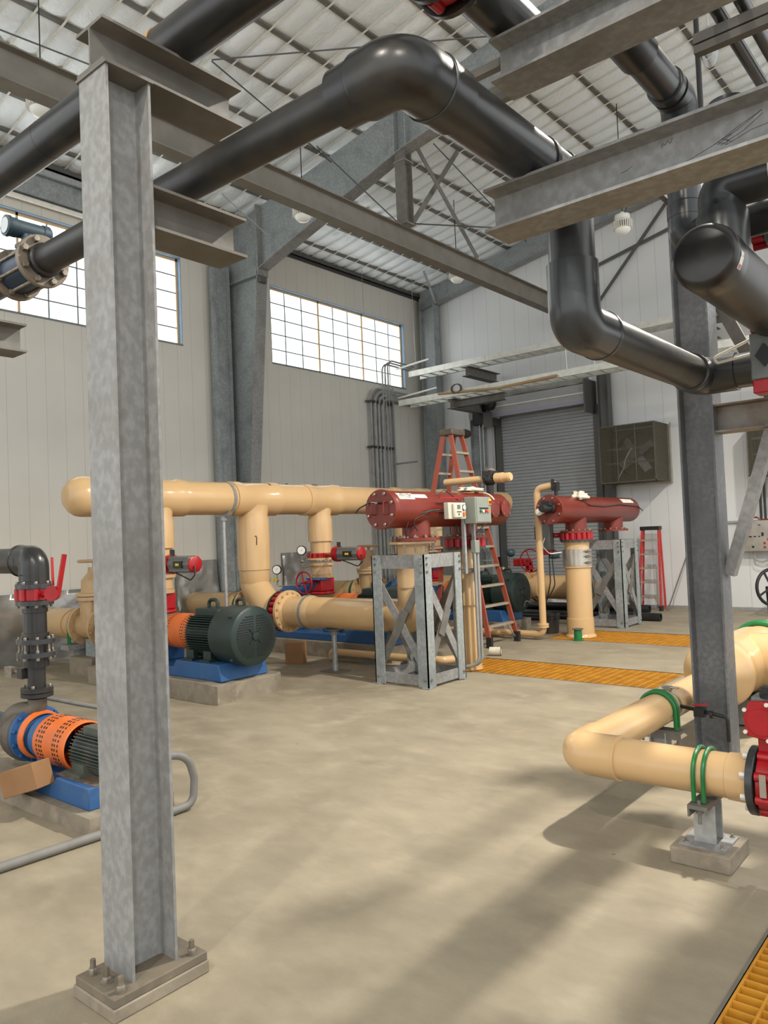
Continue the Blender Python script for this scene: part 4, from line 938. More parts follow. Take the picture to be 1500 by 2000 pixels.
FX, FZ, FR = -5.66, 2.065, .219
def redfilter(ya, yb, n1, n2, label, first):
    t = thing('red_filter', label, 'filter', (FX, (ya+yb)/2, FZ))
    bm = new(); lathe(bm, (FX, ya+.05, FZ), (0, 1, 0), [(0, FR), (.02, FR+.006), (.05, FR+.006), (.055, FR), (yb-ya-.12, FR), (yb-ya-.07, FR-.02), (yb-ya-.05, FR-.06), (yb-ya-.05, 0)], 44, (False, False)); obj('filter_body', bm, MAROON, t)
    bm = new(); flange_ring(bm, (FX, ya+.05, FZ), (0, -1, 0), FR+.012, .045); c = obj('end_cover', bm, MAROON, t)
    bolts(c, (FX, ya+.005, FZ), (0, -1, 0), FR-.03, 8, .018, .025, BOLT)
    for n in (n1, n2):
        bm = new(); cyl(bm, (FX, n, FZ-.13), (FX, n, 1.7), .172, seg=32); obj('nozzle', bm, MAROON, t)
        bm = new(); flange_ring(bm, (FX, n, 1.685), (0, 0, 1), .285 if first else .26, .036); f = obj('nozzle_flange', bm, MAROON, t); bolts(f, (FX, n, 1.721), (0, 0, 1), .245 if first else .225, 14, .015, .022)
    if first:
        for s in (-1, 1):
            bm = new(); x = FX+s*.09; sweep(bm, fillet([(x, ya, FZ+.08), (x, ya-.05, FZ+.08), (x, ya-.05, FZ-.06), (x, ya, FZ-.06)], .02), .008, 8); obj('handle', bm, MAROON, c)
        bm = new(); cyl(bm, (FX+.02, ya, FZ+.07), (FX+.02, ya-.08, FZ+.07), .014, seg=10); tube(bm, [(FX+.02, ya-.06, FZ+.07), (FX-.03, ya-.14, FZ+.08), (FX-.14, ya-.2, FZ+.02), (FX-.2, ya-.2, FZ-.03)], .008, .05, 8); obj('sensor_lead', bm, BLACK, c)
        bm = new(); cyl(bm, (FX+.02, ya-.04, FZ+.07), (FX+.02, ya-.1, FZ+.07), .012, seg=10); obj('sensor', bm, BOLT, c)
        R = FR+.002
        def patch(name, y0, y1, a0, a1, m, R=R):
            bm = new(); n = 5
            A = [bm.verts.new((FX+R*math.cos(a0+(a1-a0)*k/n), y0, FZ+R*math.sin(a0+(a1-a0)*k/n))) for k in range(n+1)]
            B = [bm.verts.new((FX+R*math.cos(a0+(a1-a0)*k/n), y1, FZ+R*math.sin(a0+(a1-a0)*k/n))) for k in range(n+1)]
            for k in range(n): bm.faces.new((A[k], B[k], B[k+1], A[k+1]))
            return obj(name, bm, m, t)
        patch('name_sticker', ya+.13, ya+.42, .52, .98, PAPER); patch('small_sticker', ya+.42, ya+.68, .62, .9, PAPER)
        for txt, sz, yc, ac in (('ORIVAL', .075, ya+.275, .9), ('WATER FILTERS', .03, ya+.275, .76), ('SELF CLEANING', .026, ya+.26, .65)):
            b_ = text_mesh(txt, sz); Rr = FR+.0035
            for v in b_.verts: u_, w_ = v.co.x, v.co.y; a_ = ac+w_/Rr; v.co = V(FX+Rr*math.cos(a_), yc+u_, FZ+Rr*math.sin(a_))
            obj('sticker_lettering', b_, BLACK, t)
        for y in (8.74, 9.02):
            bm = new(); cyl(bm, (FX+.1, y, FZ), (FX+.27, y, FZ), .1, seg=28); obj('side_port', bm, MAROON, t)
            bm = new(); flange_ring(bm, (FX+.27, y, FZ), (1, 0, 0), .118, .02); pc = obj('port_cover', bm, MAROON, t); bolts(pc, (FX+.29, y, FZ), (1, 0, 0), .1, 4, .01, .012)
        bm = new(); sweep(bm, [(FX+(FR+.006)*math.cos(a), 8.88, FZ+(FR+.006)*math.sin(a)) for a in [k*.11-.1 for k in range(15)]], .012, 6); obj('rope', bm, CLOTH, t)
    else:
        bm = new(); lathe(bm, (FX+.05, ya, FZ+.02), (0, -1, 0), [(0, .08), (.05, .08), (.06, .06), (.3, .065), (.34, .05)], 20); bx(bm, FX-.02, FX+.12, ya-.22, ya-.08, FZ+.06, FZ+.13); g = obj('drive_motor', bm, BLACK, c)
        bm = new(); lathe(bm, (FX-.1, ya, FZ-.03), (0, -1, 0), [(0, .03), (.12, .03), (.125, .055), (.15, .055), (.155, .045)], 20); obj('white_cap', bm, WHITE, c)
        bm = new(); tube(bm, [(FX+.15, ya+.7, FZ+.17), (FX+.22, ya+1.0, FZ+.06), (FX+.225, ya+1.6, FZ+.04), (FX+.215, ya+2.2, FZ+.08), (FX+.22, yb-.15, FZ+.05), (FX+.24, yb+.02, FZ-.03)], .008, .1, 8); obj('cable', bm, BLACK, t)
        R = FR+.002; bm = new(); n = 5; a0, a1 = .55, 1.0
        A = [bm.verts.new((FX+R*math.cos(a0+(a1-a0)*k/n), yb-.75, FZ+R*math.sin(a0+(a1-a0)*k/n))) for k in range(n+1)]
        B = [bm.verts.new((FX+R*math.cos(a0+(a1-a0)*k/n), yb-.25, FZ+R*math.sin(a0+(a1-a0)*k/n))) for k in range(n+1)]
        for k in range(n): bm.faces.new((A[k], B[k], B[k+1], A[k+1]))
        obj('name_sticker', bm, PAPER, t)
    return t
redfilter(6.72, 9.3, 7.38, 8.42, 'nearer red cylindrical filter on the stand, grey control boxes at its side', True)
redfilter(10.78, 13.95, 11.68, 13.15, 'farther red cylindrical filter near the roll-up door, white rag on top', False)

def filter_leg(y, rr, base, label, loose):
    t = thing('outlet_pipe', label, 'pipe', (FX, y, 0))
    bm = new(); lathe(bm, (FX, y, base), (0, 0, 1), [(0, rr+.045), (.02, rr+.04), (.05, rr+.012), (.3, rr+.012), (.303, rr), (1.12, rr), (1.123, rr+.022), (1.34-base, rr+.022), (1.42-base, rr-.01), (1.55-base, rr-.0)], 40); obj('pipe', bm, BEIGE, t)
    bm = new(); flange_ring(bm, (FX, y, 1.55), (0, 0, 1), .27, .03); f = obj('flange', bm, PVCC, t); bolts(f, (FX, y, 1.55), (0, 0, -1), .235, 14, .014, .02)
    bm = new(); butterfly(bm, (FX, y, 1.632), (0, 0, 1), .16, .265, .104, 16); obj('butterfly_valve', bm, RED, t)
    return t
lg = filter_leg(8.42, .157, -.3, 'beige outlet pipe dropping through the nearer grating beside the stand', True)
lg2 = filter_leg(11.68, .205, -.0, 'wide beige outlet pipe on the far grating with a shiny repair clamp', False)
bm = new(); bx(bm, FX-.42, FX-.28, 8.5, 8.7, 1.5, 1.98); cyl(bm, (FX-.3, 8.6, 1.67), (FX-.18, 8.5, 1.67), .03, seg=10); tag(obj('valve_actuator', bm, ACTG, bevel=.01), 'grey actuator box behind the nearer filter, between its two nozzles', 'actuator')
t = thing('valve_actuator', 'upright grey and red actuator box left of the farther filter', 'actuator', (FX-.4, 11.5, 1.64))
bm = new(); bx(bm, FX-.52, FX-.32, 11.36, 11.52, 1.42, 1.86); obj('body', bm, ACTG, t, bevel=.01)
bm = new(); bx(bm, FX-.53, FX-.3, 11.35, 11.53, 1.86, 1.93); obj('end_cap', bm, RED, t, bevel=.008)
bm = new(); bx(bm, FX-.53, FX-.3, 11.35, 11.53, 1.35, 1.42); cyl(bm, (FX-.32, 11.5, 1.66), (FX-.2, 11.62, 1.66), .04, seg=12); obj('end_cap', bm, RED, t, bevel=.008)
bm = new(); bx(bm, FX-.6, FX-.52, 11.38, 11.46, 1.6, 1.82); obj('position_box', bm, BLACK, t)
bm = new(); tube(bm, [(FX-.4, 11.35, 1.62), (FX-.42, 11.28, 1.5), (FX-.3, 11.3, 1.36), (FX-.16, 11.45, 1.38)], .009, .08, 8); obj('white_hose', bm, WHITE, t)
t = thing('repair_clamp', 'shiny stainless band clamp around the wide beige outlet pipe', 'pipe clamp', (FX, 11.68, 1.3))
bm = new(); lathe(bm, (FX, 11.68, 1.15), (0, 0, 1), [(0, .232), (.27, .232)], 40); obj('band', bm, STAIN, t)
for z in (1.2, 1.3, 1.38):
    bm = new(); cyl(bm, (FX+.22, 11.52, z), (FX+.25, 11.66, z), .012, seg=8); bx(bm, FX+.21, FX+.25, 11.56, 11.62, z-.02, z+.02); obj('clamp_bolt', bm, BOLT, t)
bm = new(); cyl(bm, (FX-.23, 11.5, 1.33), (FX-.36, 11.42, 1.33), .05, seg=16); ball(bm, (FX-.3, 11.46, 1.34), .07, 14); tag(obj('flow_sensor', bm, TEAL), 'small teal sensor head clipped beside the repair clamp', 'sensor')
bm = new(); tube(bm, [(FX-.36, 11.4, 1.36), (FX-.35, 11.38, .9), (FX-.45, 11.4, .55), (FX-.65, 11.35, .5), (FX-.78, 11.3, .62), (FX-.78, 11.25, .5)], .01, .15, 8); tube(bm, [(FX-.32, 11.42, 1.28), (FX-.28, 11.4, .85), (FX-.4, 11.38, .62), (FX-.62, 11.34, .66)], .01, .15, 8); tag(obj('hanging_cables', bm, BLACK), 'loose black cables hanging left of the wide beige outlet pipe', 'cable')
# rag on filter two, rag and valve on filter one
def rag(c, s, label, seed):
    random.seed(seed); bm = new(); bmesh.ops.create_icosphere(bm, subdivisions=3, radius=1)
    for v in bm.verts:
        k = 1+.28*math.sin(7*v.co.x+3*v.co.y)+.2*math.sin(9*v.co.z+2*v.co.x+seed); v.co = Vector((v.co.x*s[0]*k, v.co.y*s[1]*k, max(v.co.z, -.4)*s[2]*k))+Vector(c)
    tag(obj('cotton_rag', bm, CLOTH, sharp=180), label, 'rag')
rag((FX+.13, 11.62, FZ+.2), (.1, .18, .09), 'crumpled white rag draped over the farther red filter', 1)
rag((FX+.02, 8.6, FZ+.26), (.1, .22, .04), 'dirty white rag lying on the nearer red filter', 3)
t = thing('solenoid_valve', 'black valve on top of the nearer red filter with a beige pipe through it', 'valve', (FX, 9.1, FZ+.23))
bm = new(); cyl(bm, (FX, 9.1, FZ+.2), (FX, 9.1, FZ+.36), .05, seg=16); ball(bm, (FX, 9.1, FZ+.42), .1, 16); bx(bm, FX-.08, FX+.08, 9.02, 9.18, FZ+.42, FZ+.54); obj('valve_body', bm, BLACK, t, bevel=.01)
bm = new(); lathe(bm, (FX, 9.1, FZ+.53), (0, 0, 1), [(0, .09), (.03, .08), (.05, .05)], 10); obj('bonnet', bm, CASTI, t)
bm = new(); cyl(bm, (FX-.75, 9.1, FZ+.43), (FX-.08, 9.1, FZ+.43), .05, seg=20); cyl(bm, (FX+.08, 9.1, FZ+.43), (FX+.34, 9.1, FZ+.43), .05, seg=20); lathe(bm, (FX+.1, 9.1, FZ+.43), (1, 0, 0), [(0, .07), (.12, .07), (.12, .062), (.22, .062)], 20); obj('pipe', bm, BEIGE, t)
# control boxes
t = thing('control_box', 'larger grey control box with push buttons beside the nearer red filter', 'control box', (-5.28, 8.2, 2.03))
bm = new(); bx(bm, -5.37, -5.2, 8.0, 8.36, 1.87, 2.2); e = obj('enclosure', bm, GREYB, t, bevel=.006)
bm = new(); bx(bm, -5.2, -5.192, 8.02, 8.34, 1.885, 2.185); obj('door', bm, GREYB, t, bevel=.003)
bm = new(); bx(bm, -5.192, -5.19, 8.08, 8.28, 2.045, 2.065); obj('label_strip', bm, BLACK, t)
for k, (c, nm) in enumerate(((GRIP, 'green_button'), (WHITE, 'white_button'), (RED, 'red_button'), (ORANGE, 'amber_button'))):
    bm = new(); cyl(bm, (-5.192, 8.1+.055*k, 2.02), (-5.175, 8.1+.055*k, 2.02), .018, seg=14); obj(nm, bm, c, t)
bm = new(); bx(bm, -5.192, -5.185, 8.29, 8.35, 2.1, 2.17); obj('switch_plate', bm, TAG, t)
bm = new(); bx(bm, -5.185, -5.165, 8.295, 8.345, 2.12, 2.15); obj('switch_handle', bm, RED, t)
t = thing('controller', 'pale controller box with small display left of the grey control box', 'control box', (-5.3, 7.75, 2.03))
bm = new(); bx(bm, -5.36, -5.29, 7.55, 7.92, 1.93, 2.13); obj('enclosure', bm, IVORY, t, bevel=.006)
bm = new(); bx(bm, -5.29, -5.25, 7.62, 7.8, 1.94, 2.12); obj('front_cover', bm, IVORY, t, bevel=.015)
bm = new(); bx(bm, -5.25, -5.247, 7.68, 7.74, 2.05, 2.1); obj('display', bm, ACTG, t)
bm = new(); bx(bm, -5.25, -5.247, 7.67, 7.76, 2.01, 2.02); cyl(bm, (-5.25, 7.71, 1.985), (-5.246, 7.71, 1.985), .012, seg=12); obj('keypad', bm, BLACK, t)
bm = new(); cyl(bm, (-5.29, 7.87, 2.07), (-5.275, 7.87, 2.07), .035, seg=20); g_ = obj('gauge', bm, BLACK, t)
bm = new(); cyl(bm, (-5.275, 7.87, 2.07), (-5.273, 7.87, 2.07), .03, seg=20); obj('gauge_face', bm, GAUGEF, g_)
bm = new(); bx(bm, -5.29, -5.27, 7.85, 7.89, 1.97, 2.01); obj('selector', bm, ORANGE, t)
t = thing('strut_post', 'pair of strut posts carrying the control boxes', 'strut', (-5.3, 8.1, 1.3))
for y in (8.02, 8.24):
    bm = new(); bx(bm, -5.42, -5.38, y-.02, y+.02, 1.25, 2.18); obj('post', bm, STRUT, t)
bm = new(); bx(bm, -5.44, -5.4, 7.9, 8.45, 1.26, 1.3); bx(bm, -5.5, -5.46, 7.92, 8.5, 1.26, 1.3); obj('clamp_bar', bm, DOORD, t)
bm = new(); bx(bm, -5.4, -5.37, 7.5, 8.4, 2.185, 2.2); obj('mounting_rail', bm, RED, t)
bm = new(); bx(bm, -5.4, -5.33, 8.16, 8.26, 1.5, 1.66); tag(obj('junction_box', bm, GREYB, bevel=.006), 'small grey junction box on the conduits below the control box', 'junction box')
for k, (y, lb) in enumerate(((8.18, 'left of two grey conduits dropping from the small junction box'), (8.25, 'right of two grey conduits dropping from the small junction box'))):
    bm = new(); tube(bm, [(-5.36, y, 1.5), (-5.36, y, .1), (-5.6, y-.1, .05), (-5.9, y-.3, .05)], .02, .12, 12); tag(obj('conduit', bm, CONDUIT), lb, 'conduit')
bm = new(); tube(bm, [(-5.36, 7.56, 2.05), (-5.42, 7.35, 2.04), (-5.5, 7.05, 1.96), (-5.52, 7.0, 1.82)], .008, .12, 8); tube(bm, [(-5.36, 7.6, 2.02), (-5.4, 7.3, 2.03), (-5.5, 7.1, 1.92), (-5.46, 7.15, 1.8)], .007, .1, 8); tube(bm, [(-5.38, 7.9, 2.16), (-5.45, 7.7, 2.3), (-5.5, 7.6, 2.24)], .006, .05, 6); tube(bm, [(-5.42, 7.9, 1.87), (-5.46, 7.95, 1.75), (-5.46, 8.2, 1.7), (-5.42, 8.4, 1.78), (-5.4, 8.7, 1.95)], .008, .1, 8); tag(obj('cable_bundle', bm, BLACK), 'loose black cables around the controller and the nearer red filter', 'cable')

# drain riser beside filter two, low pipes
t = thing('drain_pipe', 'slim beige riser left of the farther filter with elbows at top and floor', 'pipe', (-6.0, 11.05, 0))
bm = new(); tube(bm, [(-5.66, 11.05, 2.46), (-6.0, 11.05, 2.42), (-6.0, 11.05, .09), (-7.8, 11.0, .09)], .055, .1, 20, 8); obj('pipe', bm, BEIGE, t)
bm = new(); lathe(bm, (-6.0, 11.05, .2), (0, 0, 1), [(0, .09), (.03, .09), (.03, .07), (.035, .07), (.035, .09), (.065, .09)], 24); obj('flange', bm, BEIGE, t)
bm = new(); bx(bm, -5.72, -5.62, 11.0, 11.1, 2.37, 2.5); bx(bm, -5.7, -5.66, 10.97, 11.0, 2.4, 2.55); cyl(bm, (-5.66, 11.05, 2.29), (-5.66, 11.05, 2.38), .03, seg=12); obj('air_valve', bm, BLACK, t)
bm = new(); bx(bm, -6.55, -6.45, 10.98, 11.1, 0, .09); obj('pipe_block', bm, GALVD, t)
t = thing('drain_pipe', 'slim beige pipe lying low behind the nearer steel stand', 'pipe', (-6.8, 8.05, .1))
bm = new(); tube(bm, [(-7.75, 8.0, .03), (-7.75, 8.0, .13), (-5.85, 8.05, .13), (-5.7, 8.3, .13)], .055, .09, 20, 6); obj('pipe', bm, BEIGE, t)
for x in (-7.1, -6.4):
    bm = new(); bx(bm, x-.06, x+.06, 7.96, 8.1, 0, .08); obj('pipe_block', bm, GALVD, t)
# pipe in the far corner with gear operated valve
t = thing('suction_pipe', 'wide beige pipe behind the slim riser with a red gear operated valve', 'pipe', (-7.6, 14.7, .5))
bm = new(); cyl(bm, (-11.4, 14.7, .55), (-6.6, 14.7, .55), .25, seg=36); lathe(bm, (-8.25, 14.7, .55), (1, 0, 0), [(0, .36), (.05, .36), (.05, .27), (.2, .27), (.2, .3), (.3, .3)], 32); lathe(bm, (-6.95, 14.7, .55), (1, 0, 0), [(0, .26), (.3, .26)], 32); obj('pipe', bm, BEIGE, t)
bm = new(); bx(bm, -8.3, -8.2, 14.62, 14.78, .85, 1.1); bx(bm, -8.5, -8.2, 14.45, 14.72, 1.0, 1.16); go = obj('gear_operator', bm, RED, t, bevel=.015)
bm = new(); wc = V(-8.05, 14.4, 1.12); R = .24
sweep(bm, [wc+V(R*math.cos(2*PI*k/28), 0, R*math.sin(2*PI*k/28)) for k in range(29)], .014, 8, False)
for k in range(4): bar(bm, wc, wc+V(R*math.cos(.4+PI/2*k), 0, R*math.sin(.4+PI/2*k)), .014, .014)
cyl(bm, wc+V(-.2, .15, -.02), wc, .018, seg=8); obj('handwheel', bm, RED, go)
for x in (-8.2, -6.9):
    bm = new(); bx(bm, x-.1, x+.1, 14.55, 14.85, 0, .31); obj('pipe_block', bm, PADC, t)
t = thing('pressure_transmitter', 'dark round transmitter head on a thin stem by the farthest motor', 'sensor', (-7.55, 12.6, 1.0))
bm = new(); ball(bm, (-7.3, 12.35, 1.36), .08, 14); bx(bm, -7.4, -7.24, 12.3, 12.4, 1.33, 1.41); obj('head', bm, TEAL, t)
bm = new(); cyl(bm, (-7.32, 12.35, 0), (-7.32, 12.35, 1.3), .014, seg=8); bar(bm, (-7.5, 12.35, 1.0), (-7.32, 12.35, 1.05), .02, .02); ball(bm, (-7.48, 12.35, 1.06), .05, 10); ball(bm, (-7.32, 12.35, .98), .05, 10); obj('stem', bm, BOLT, t)

# ================================================================== NEAR SMALL PUMP AT LEFT
def near_pump():
    y, z = 2.78, .41
    pad(-7.2, -4.45, 2.43, 3.03, .11, 'low concrete pad under the small pump at left')
    t = thing('pump_unit', 'small pump with perforated orange guard and finned motor left of the near column', 'pump', (-5.4, y, .11))
    bm = new(); prism(bm, [(-5.95, .11), (-4.8, .11), (-4.8, .27), (-5.22, .27), (-5.25, .22), (-5.85, .15), (-5.95, .17)], 1, y-.32, y+.21); base = obj('base_frame', bm, BLUE, t, bevel=.008)
    bm = new(); lathe(bm, (-6.26, y, z), (1, 0, 0), [(0, .12), (.02, .17), (.05, .24), (.12, .25), (.17, .24), (.19, .2)], 40)
    sweep(bm, fillet([(-6.17, y-.14, z+.08), (-6.17, y-.12, z+.22), (-6.05, y, z+.2), (-6.03, y, z+.31)], .12), [.085]*2+[.08]*40, 24) if False else sweep(bm, fillet([(-6.2, y-.16, z-.02), (-6.19, y-.15, z+.2), (-6.03, y, z+.2), (-6.03, y, z+.3)], .14, 8), .075, 24)
    obj('volute', bm, CASTI, t)
    bm = new(); lathe(bm, (-6.5, y, z), (1, 0, 0), [(0, .1), (.1, .11), (.105, .15), (.14, .15), (.145, .12), (.26, .13)], 30); obj('inlet_flange', bm, BLACKR, t)
    bm = new(); cyl(bm, (-7.3, y, z), (-6.5, y, z), .1, seg=24); obj('inlet_pipe', bm, TEAL, t)
    bm = new(); lathe(bm, (-6.07, y, z), (1, 0, 0), [(0, .235), (.035, .235), (.04, .2), (.1, .185), (.12, .15), (.18, .15), (.2, .18), (.3, .17), (.34, .12)], 36); bf = obj('bearing_frame', bm, BLUE, t)
    bolts(bf, (-6.035, y, z), (1, 0, 0), .218, 12, .016, .02, BLUE)
    bm = new()
    lathe(bm, (-5.985, y, z), (1, 0, 0), [(0, .196), (0, .203), (.055, .19), (.055, .18)], 36, (False, False))
    obj('vent_band', bm, ORANGE, bf)
    bm = new(); lathe(bm, (-5.77, y, z), (1, 0, 0), [(0, .15), (0, .19), (.01, .2), (.44, .2), (.45, .19), (.445, .185), (.02, .19)], 44, (False, False)); bg = bm
    bm = new()
    for x in (-5.7, -5.66, -5.63, -5.47, -5.44, -5.4):
        for k in range(34):
            a = 2*PI*k/34; d = V(0, math.cos(a), math.sin(a)); p = V(x, y, z)+d*.1985
            bar(bm, p-V(.008, 0, 0), p+V(.008, 0, 0), .02, .006, up=d)
    obj2('coupling_guard', [(bg, ORANGE), (bm, BLACK)], t)
    bm = new(); lathe(bm, (-5.32, y, z), (1, 0, 0), [(0, .06), (0, .12), (.03, .15), (.42, .15), (.43, .17), (.53, .17), (.55, .14), (.55, 0)], 36, (True, False))
    for k in range(44):
        a = 2*PI*k/44; d = V(0, math.cos(a), math.sin(a)); p = V(-5.27, y, z)+d*.165
        bar(bm, p, p+V(.38, 0, 0), .007, .04, up=d)
    bx(bm, -5.2, -4.9, y-.1, y+.1, z+.14, z+.2)
    m = obj('motor', bm, GREENP, t)
    for yy in (y-.2, y+.1):
        bm = new(); bx(bm, -5.2, -5.05, yy, yy+.06, .27, .36); bx(bm, -5.24, -5.02, yy-.05, yy+.08, .276, .3); obj('motor_foot', bm, GREENP, m)
    bm = new(); bx(bm, -5.3, -4.8, y-.27, y+.2, .27, .276); obj('shim_plate', bm, RUSTY, base)
    bm = new(); bx(bm, -5.88, -5.8, y-.1, y+.1, .15, z-.1); bx(bm, -5.95, -5.72, y-.16, y+.16, .15, .17); obj('bearing_foot', bm, BLUE, bf)
    t.location.x += .22; t.scale = (1, .88, .88)
    # discharge riser
    x = -6.03; r = thing('pump_riser', 'dark grey pipe riser with red lever valve above the small pump', 'pipe', (x, y, 1.1))
    bm = new(); flange_ring(bm, (x, y, .69), (0, 0, 1), .125, .035); flange_ring(bm, (x, y, .655), (0, 0, 1), .125, .03); f = obj('flange', bm, PVCDUSTY, r); bolts(f, (x, y, .725), (0, 0, 1), .1, 4, .014, .018)
    bm = new(); cyl(bm, (x, y, .72), (x, y, .92), .07, seg=24); ball(bm, (x-.1, y-.05, .83), .04, 10); bx(bm, x-.13, x-.05, y-.1, y, .79, .87); obj('reducer', bm, PVCDUSTY, r)
    bm = new(); tube(bm, [(x-.1, y-.06, .83), (x-.3, y-.06, .83), (x-.45, y-.02, .8)], .014, .05, 8); bx(bm, x-.36, x-.24, y-.09, y-.04, .78, .86); obj('drain_cock', bm, BOLT, r)
    for z0 in (.955, 1.055):
        bm = new(); flange_ring(bm, (x, y, z0), (0, 0, 1), .148, .035); f = obj('flange', bm, PVCC, r); bolts(f, (x, y, z0+.033), (0, 0, 1), .125, 8, .013, .02)
        if z0 > 1: bolts(f, (x, y, .955), (0, 0, -1), .135, 8, .014, .022)
    bm = new(); cyl(bm, (x, y, .88), (x, y, .97), .1, seg=28); cyl(bm, (x, y, .98), (x, y, 1.07), .1, seg=28); obj('wafer_valve', bm, PVC, r)
    for k in range(8):
        a = 2*PI*(k+.5)/8; bm = new(); cyl(bm, (x+.125*math.cos(a), y+.125*math.sin(a), .97), (x+.125*math.cos(a), y+.125*math.sin(a), 1.07), .008, seg=8); obj('stud', bm, BOLT, r)
    bm = new(); lathe(bm, (x, y, 1.085), (0, 0, 1), [(0, .105), (.05, .105), (.053, .09), (.2, .09), (.203, .1), (.27, .1)], 32); obj('spool', bm, PVC, r)
    for z0 in (1.345, 1.47):
        bm = new(); flange_ring(bm, (x, y, z0), (0, 0, 1), .148, .035); f = obj('flange', bm, PVCC, r); bolts(f, (x, y, z0+(.033 if z0 > 1.4 else 0)), (0, 0, 1 if z0 > 1.4 else -1), .127, 8, .014, .02)
    bm = new(); butterfly(bm, (x, y, 1.425), (0, 0, 1), .1, .15, .085, 8); vb = obj('valve_body', bm, RED, r)
    bm = new(); cyl(bm, (x+.13, y, 1.425), (x+.36, y-.02, 1.44), .024, seg=12); lathe(bm, (x+.37, y-.05, 1.44), (.6, -.8, 0), [(-.02, .055), (.03, .055)], 20); obj('valve_neck', bm, RED, vb)
    bm = new(); bar(bm, (x+.41, y-.03, 1.42), (x+.47, y, 1.72), .035, .02); bar(bm, (x+.38, y-.05, 1.5), (x+.34, y-.03, 1.7), .016, .016); obj('lever', bm, RED, vb)
    bm = new(); lathe(bm, (x, y, 1.5), (0, 0, 1), [(0, .125), (.02, .125), (.024, .118), (.08, .118)], 36); elbow(bm, (x, y, 0), (x, y, 1.68), (-20, y, 1.68), .118, .11, 36, 12)
    lathe(bm, (x-.1, y, 1.68), (-1, 0, 0), [(0, .118), (.1, .118), (.104, .125), (.12, .125), (.122, .1)], 36); obj('elbow', bm, PVC, r)
    bm = new(); cyl(bm, (-8.5, y, 1.68), (x-.15, y, 1.68), .1, seg=30); obj('pipe', bm, PVC, r)
    r.location.x += .22; r.scale = (1, .9, 1)
near_pump()
def carton(c, s, rot, label, tilt=0):
    bm = new(); bx(bm, -s[0]/2, s[0]/2, -s[1]/2, s[1]/2, -s[2]/2, s[2]/2)
    M = Matrix.Translation(Vector(c)) @ Matrix.Rotation(rot, 4, 'Z') @ Matrix.Rotation(tilt, 4, 'Y'); bmesh.ops.transform(bm, matrix=M, verts=bm.verts[:])
    o = obj('cardboard_box', bm, CARD, bevel=.004); return tag(o, label, 'box')
carton((-5.22, 2.41, .235), (.32, .15, .17), .3, 'long brown cardboard box tilted against the small pump', -.3)
carton((-8.1, 7.62, .15), (.26, .2, .3), .5, 'upright brown cardboard box on the floor behind the large motor')
bm = new(); tube(bm, [(-4.42, 1.0, .03), (-4.4, 1.87, .03), (-4.34, 2.97, .03)], .028, .1, 12)
tag(obj('floor_conduit', bm, FLCON), 'grey conduit lying on the floor at lower left', 'conduit')
bm = new(); sweep(bm, fillet([(-4.34, 2.97, .03), (-4.335, 3.1, .035), (-4.335, 3.115, .2), (-4.34, 3.07, .36), (-4.42, 2.9, .38)], .14, 10), .026, 12)
tag(obj('flexible_conduit', bm, FLCON), 'grey flexible conduit loop just right of the near column', 'conduit')
bm = new(); tube(bm, [(-9.3, 4.4, .02), (-8.3, 4.42, .02), (-7.0, 4.5, .02)], .02, .05, 8); bx(bm, -7.25, -7.1, 4.44, 4.56, 0, .08); tag(obj('floor_conduit', bm, CONDUIT), 'thin grey conduit on the floor behind the small pump', 'conduit')
bm = new(); sweep(bm, [(-6.95+.02*k, 4.05+.02*math.sin(k*1.7), .012+.006*(k % 2)) for k in range(7)], .01, 6); tag(obj('black_scrap', bm, BLACK), 'small black scrap of plastic on the floor left of the near column', 'scrap')
bm = new(); bx(bm, -9.2, -9.02, 3.5, 3.75, 0, .3); bx(bm, -9.3, -8.9, 3.4, 3.85, .3, .32); tag(obj('grey_box', bm, GREYB), 'low grey box on the floor behind the dark grey riser', 'box')

# ================================================================== LADDERS
def rail(bm, p, q, w=.03, d=.075, up=(1, 0, 0)): bar(bm, p, q, w, d, up=up)
def big_ladder():
    yc, h, xc = 10.36, 3.45, -7.12
    t = thing('step_ladder', 'tall paint spattered orange twin step ladder behind the nearer red filter', 'ladder', (xc, yc, 0))
    for s in (1, -1):
        xb, xt = xc+s*.8, xc+s*.07
        for sy in (-1, 1):
            bm = new(); rail(bm, (xb, yc+sy*.41, .06), (xt, yc+sy*.15, h-.08)); obj('rail', bm, LADDER, t)
            bm = new(); bx(bm, xb-.045, xb+.045, yc+sy*.41-.03, yc+sy*.41+.03, 0, .16); obj('foot', bm, BLACKR, t)
        for k in range(1, 11):
            z = k*.305; f = z/h; x = xb+(xt-xb)*f; hw = .41+(.15-.41)*f
            bm = new(); bx(bm, x-.04, x+.04, yc-hw, yc+hw, z-.015, z+.02); obj('step', bm, STEP, t)
        bm = new(); bar(bm, (xb-s*.02, yc+.4, .06), (xb-s*.07, yc+.22, .3), .02, .01); obj('corner_brace', bm, STEP, t)
    for sy in (-1, 1):
        bm = new(); bar(bm, (xc+.5, yc+sy*.3, 1.3), (xc-.5, yc+sy*.3, 1.3), .02, .01); obj('spreader', bm, STEP, t)
    bm = new(); bx(bm, xc-.13, xc+.13, yc-.19, yc+.19, h-.1, h); obj('top_cap', bm, CASTI, t, bevel=.015)
big_ladder()
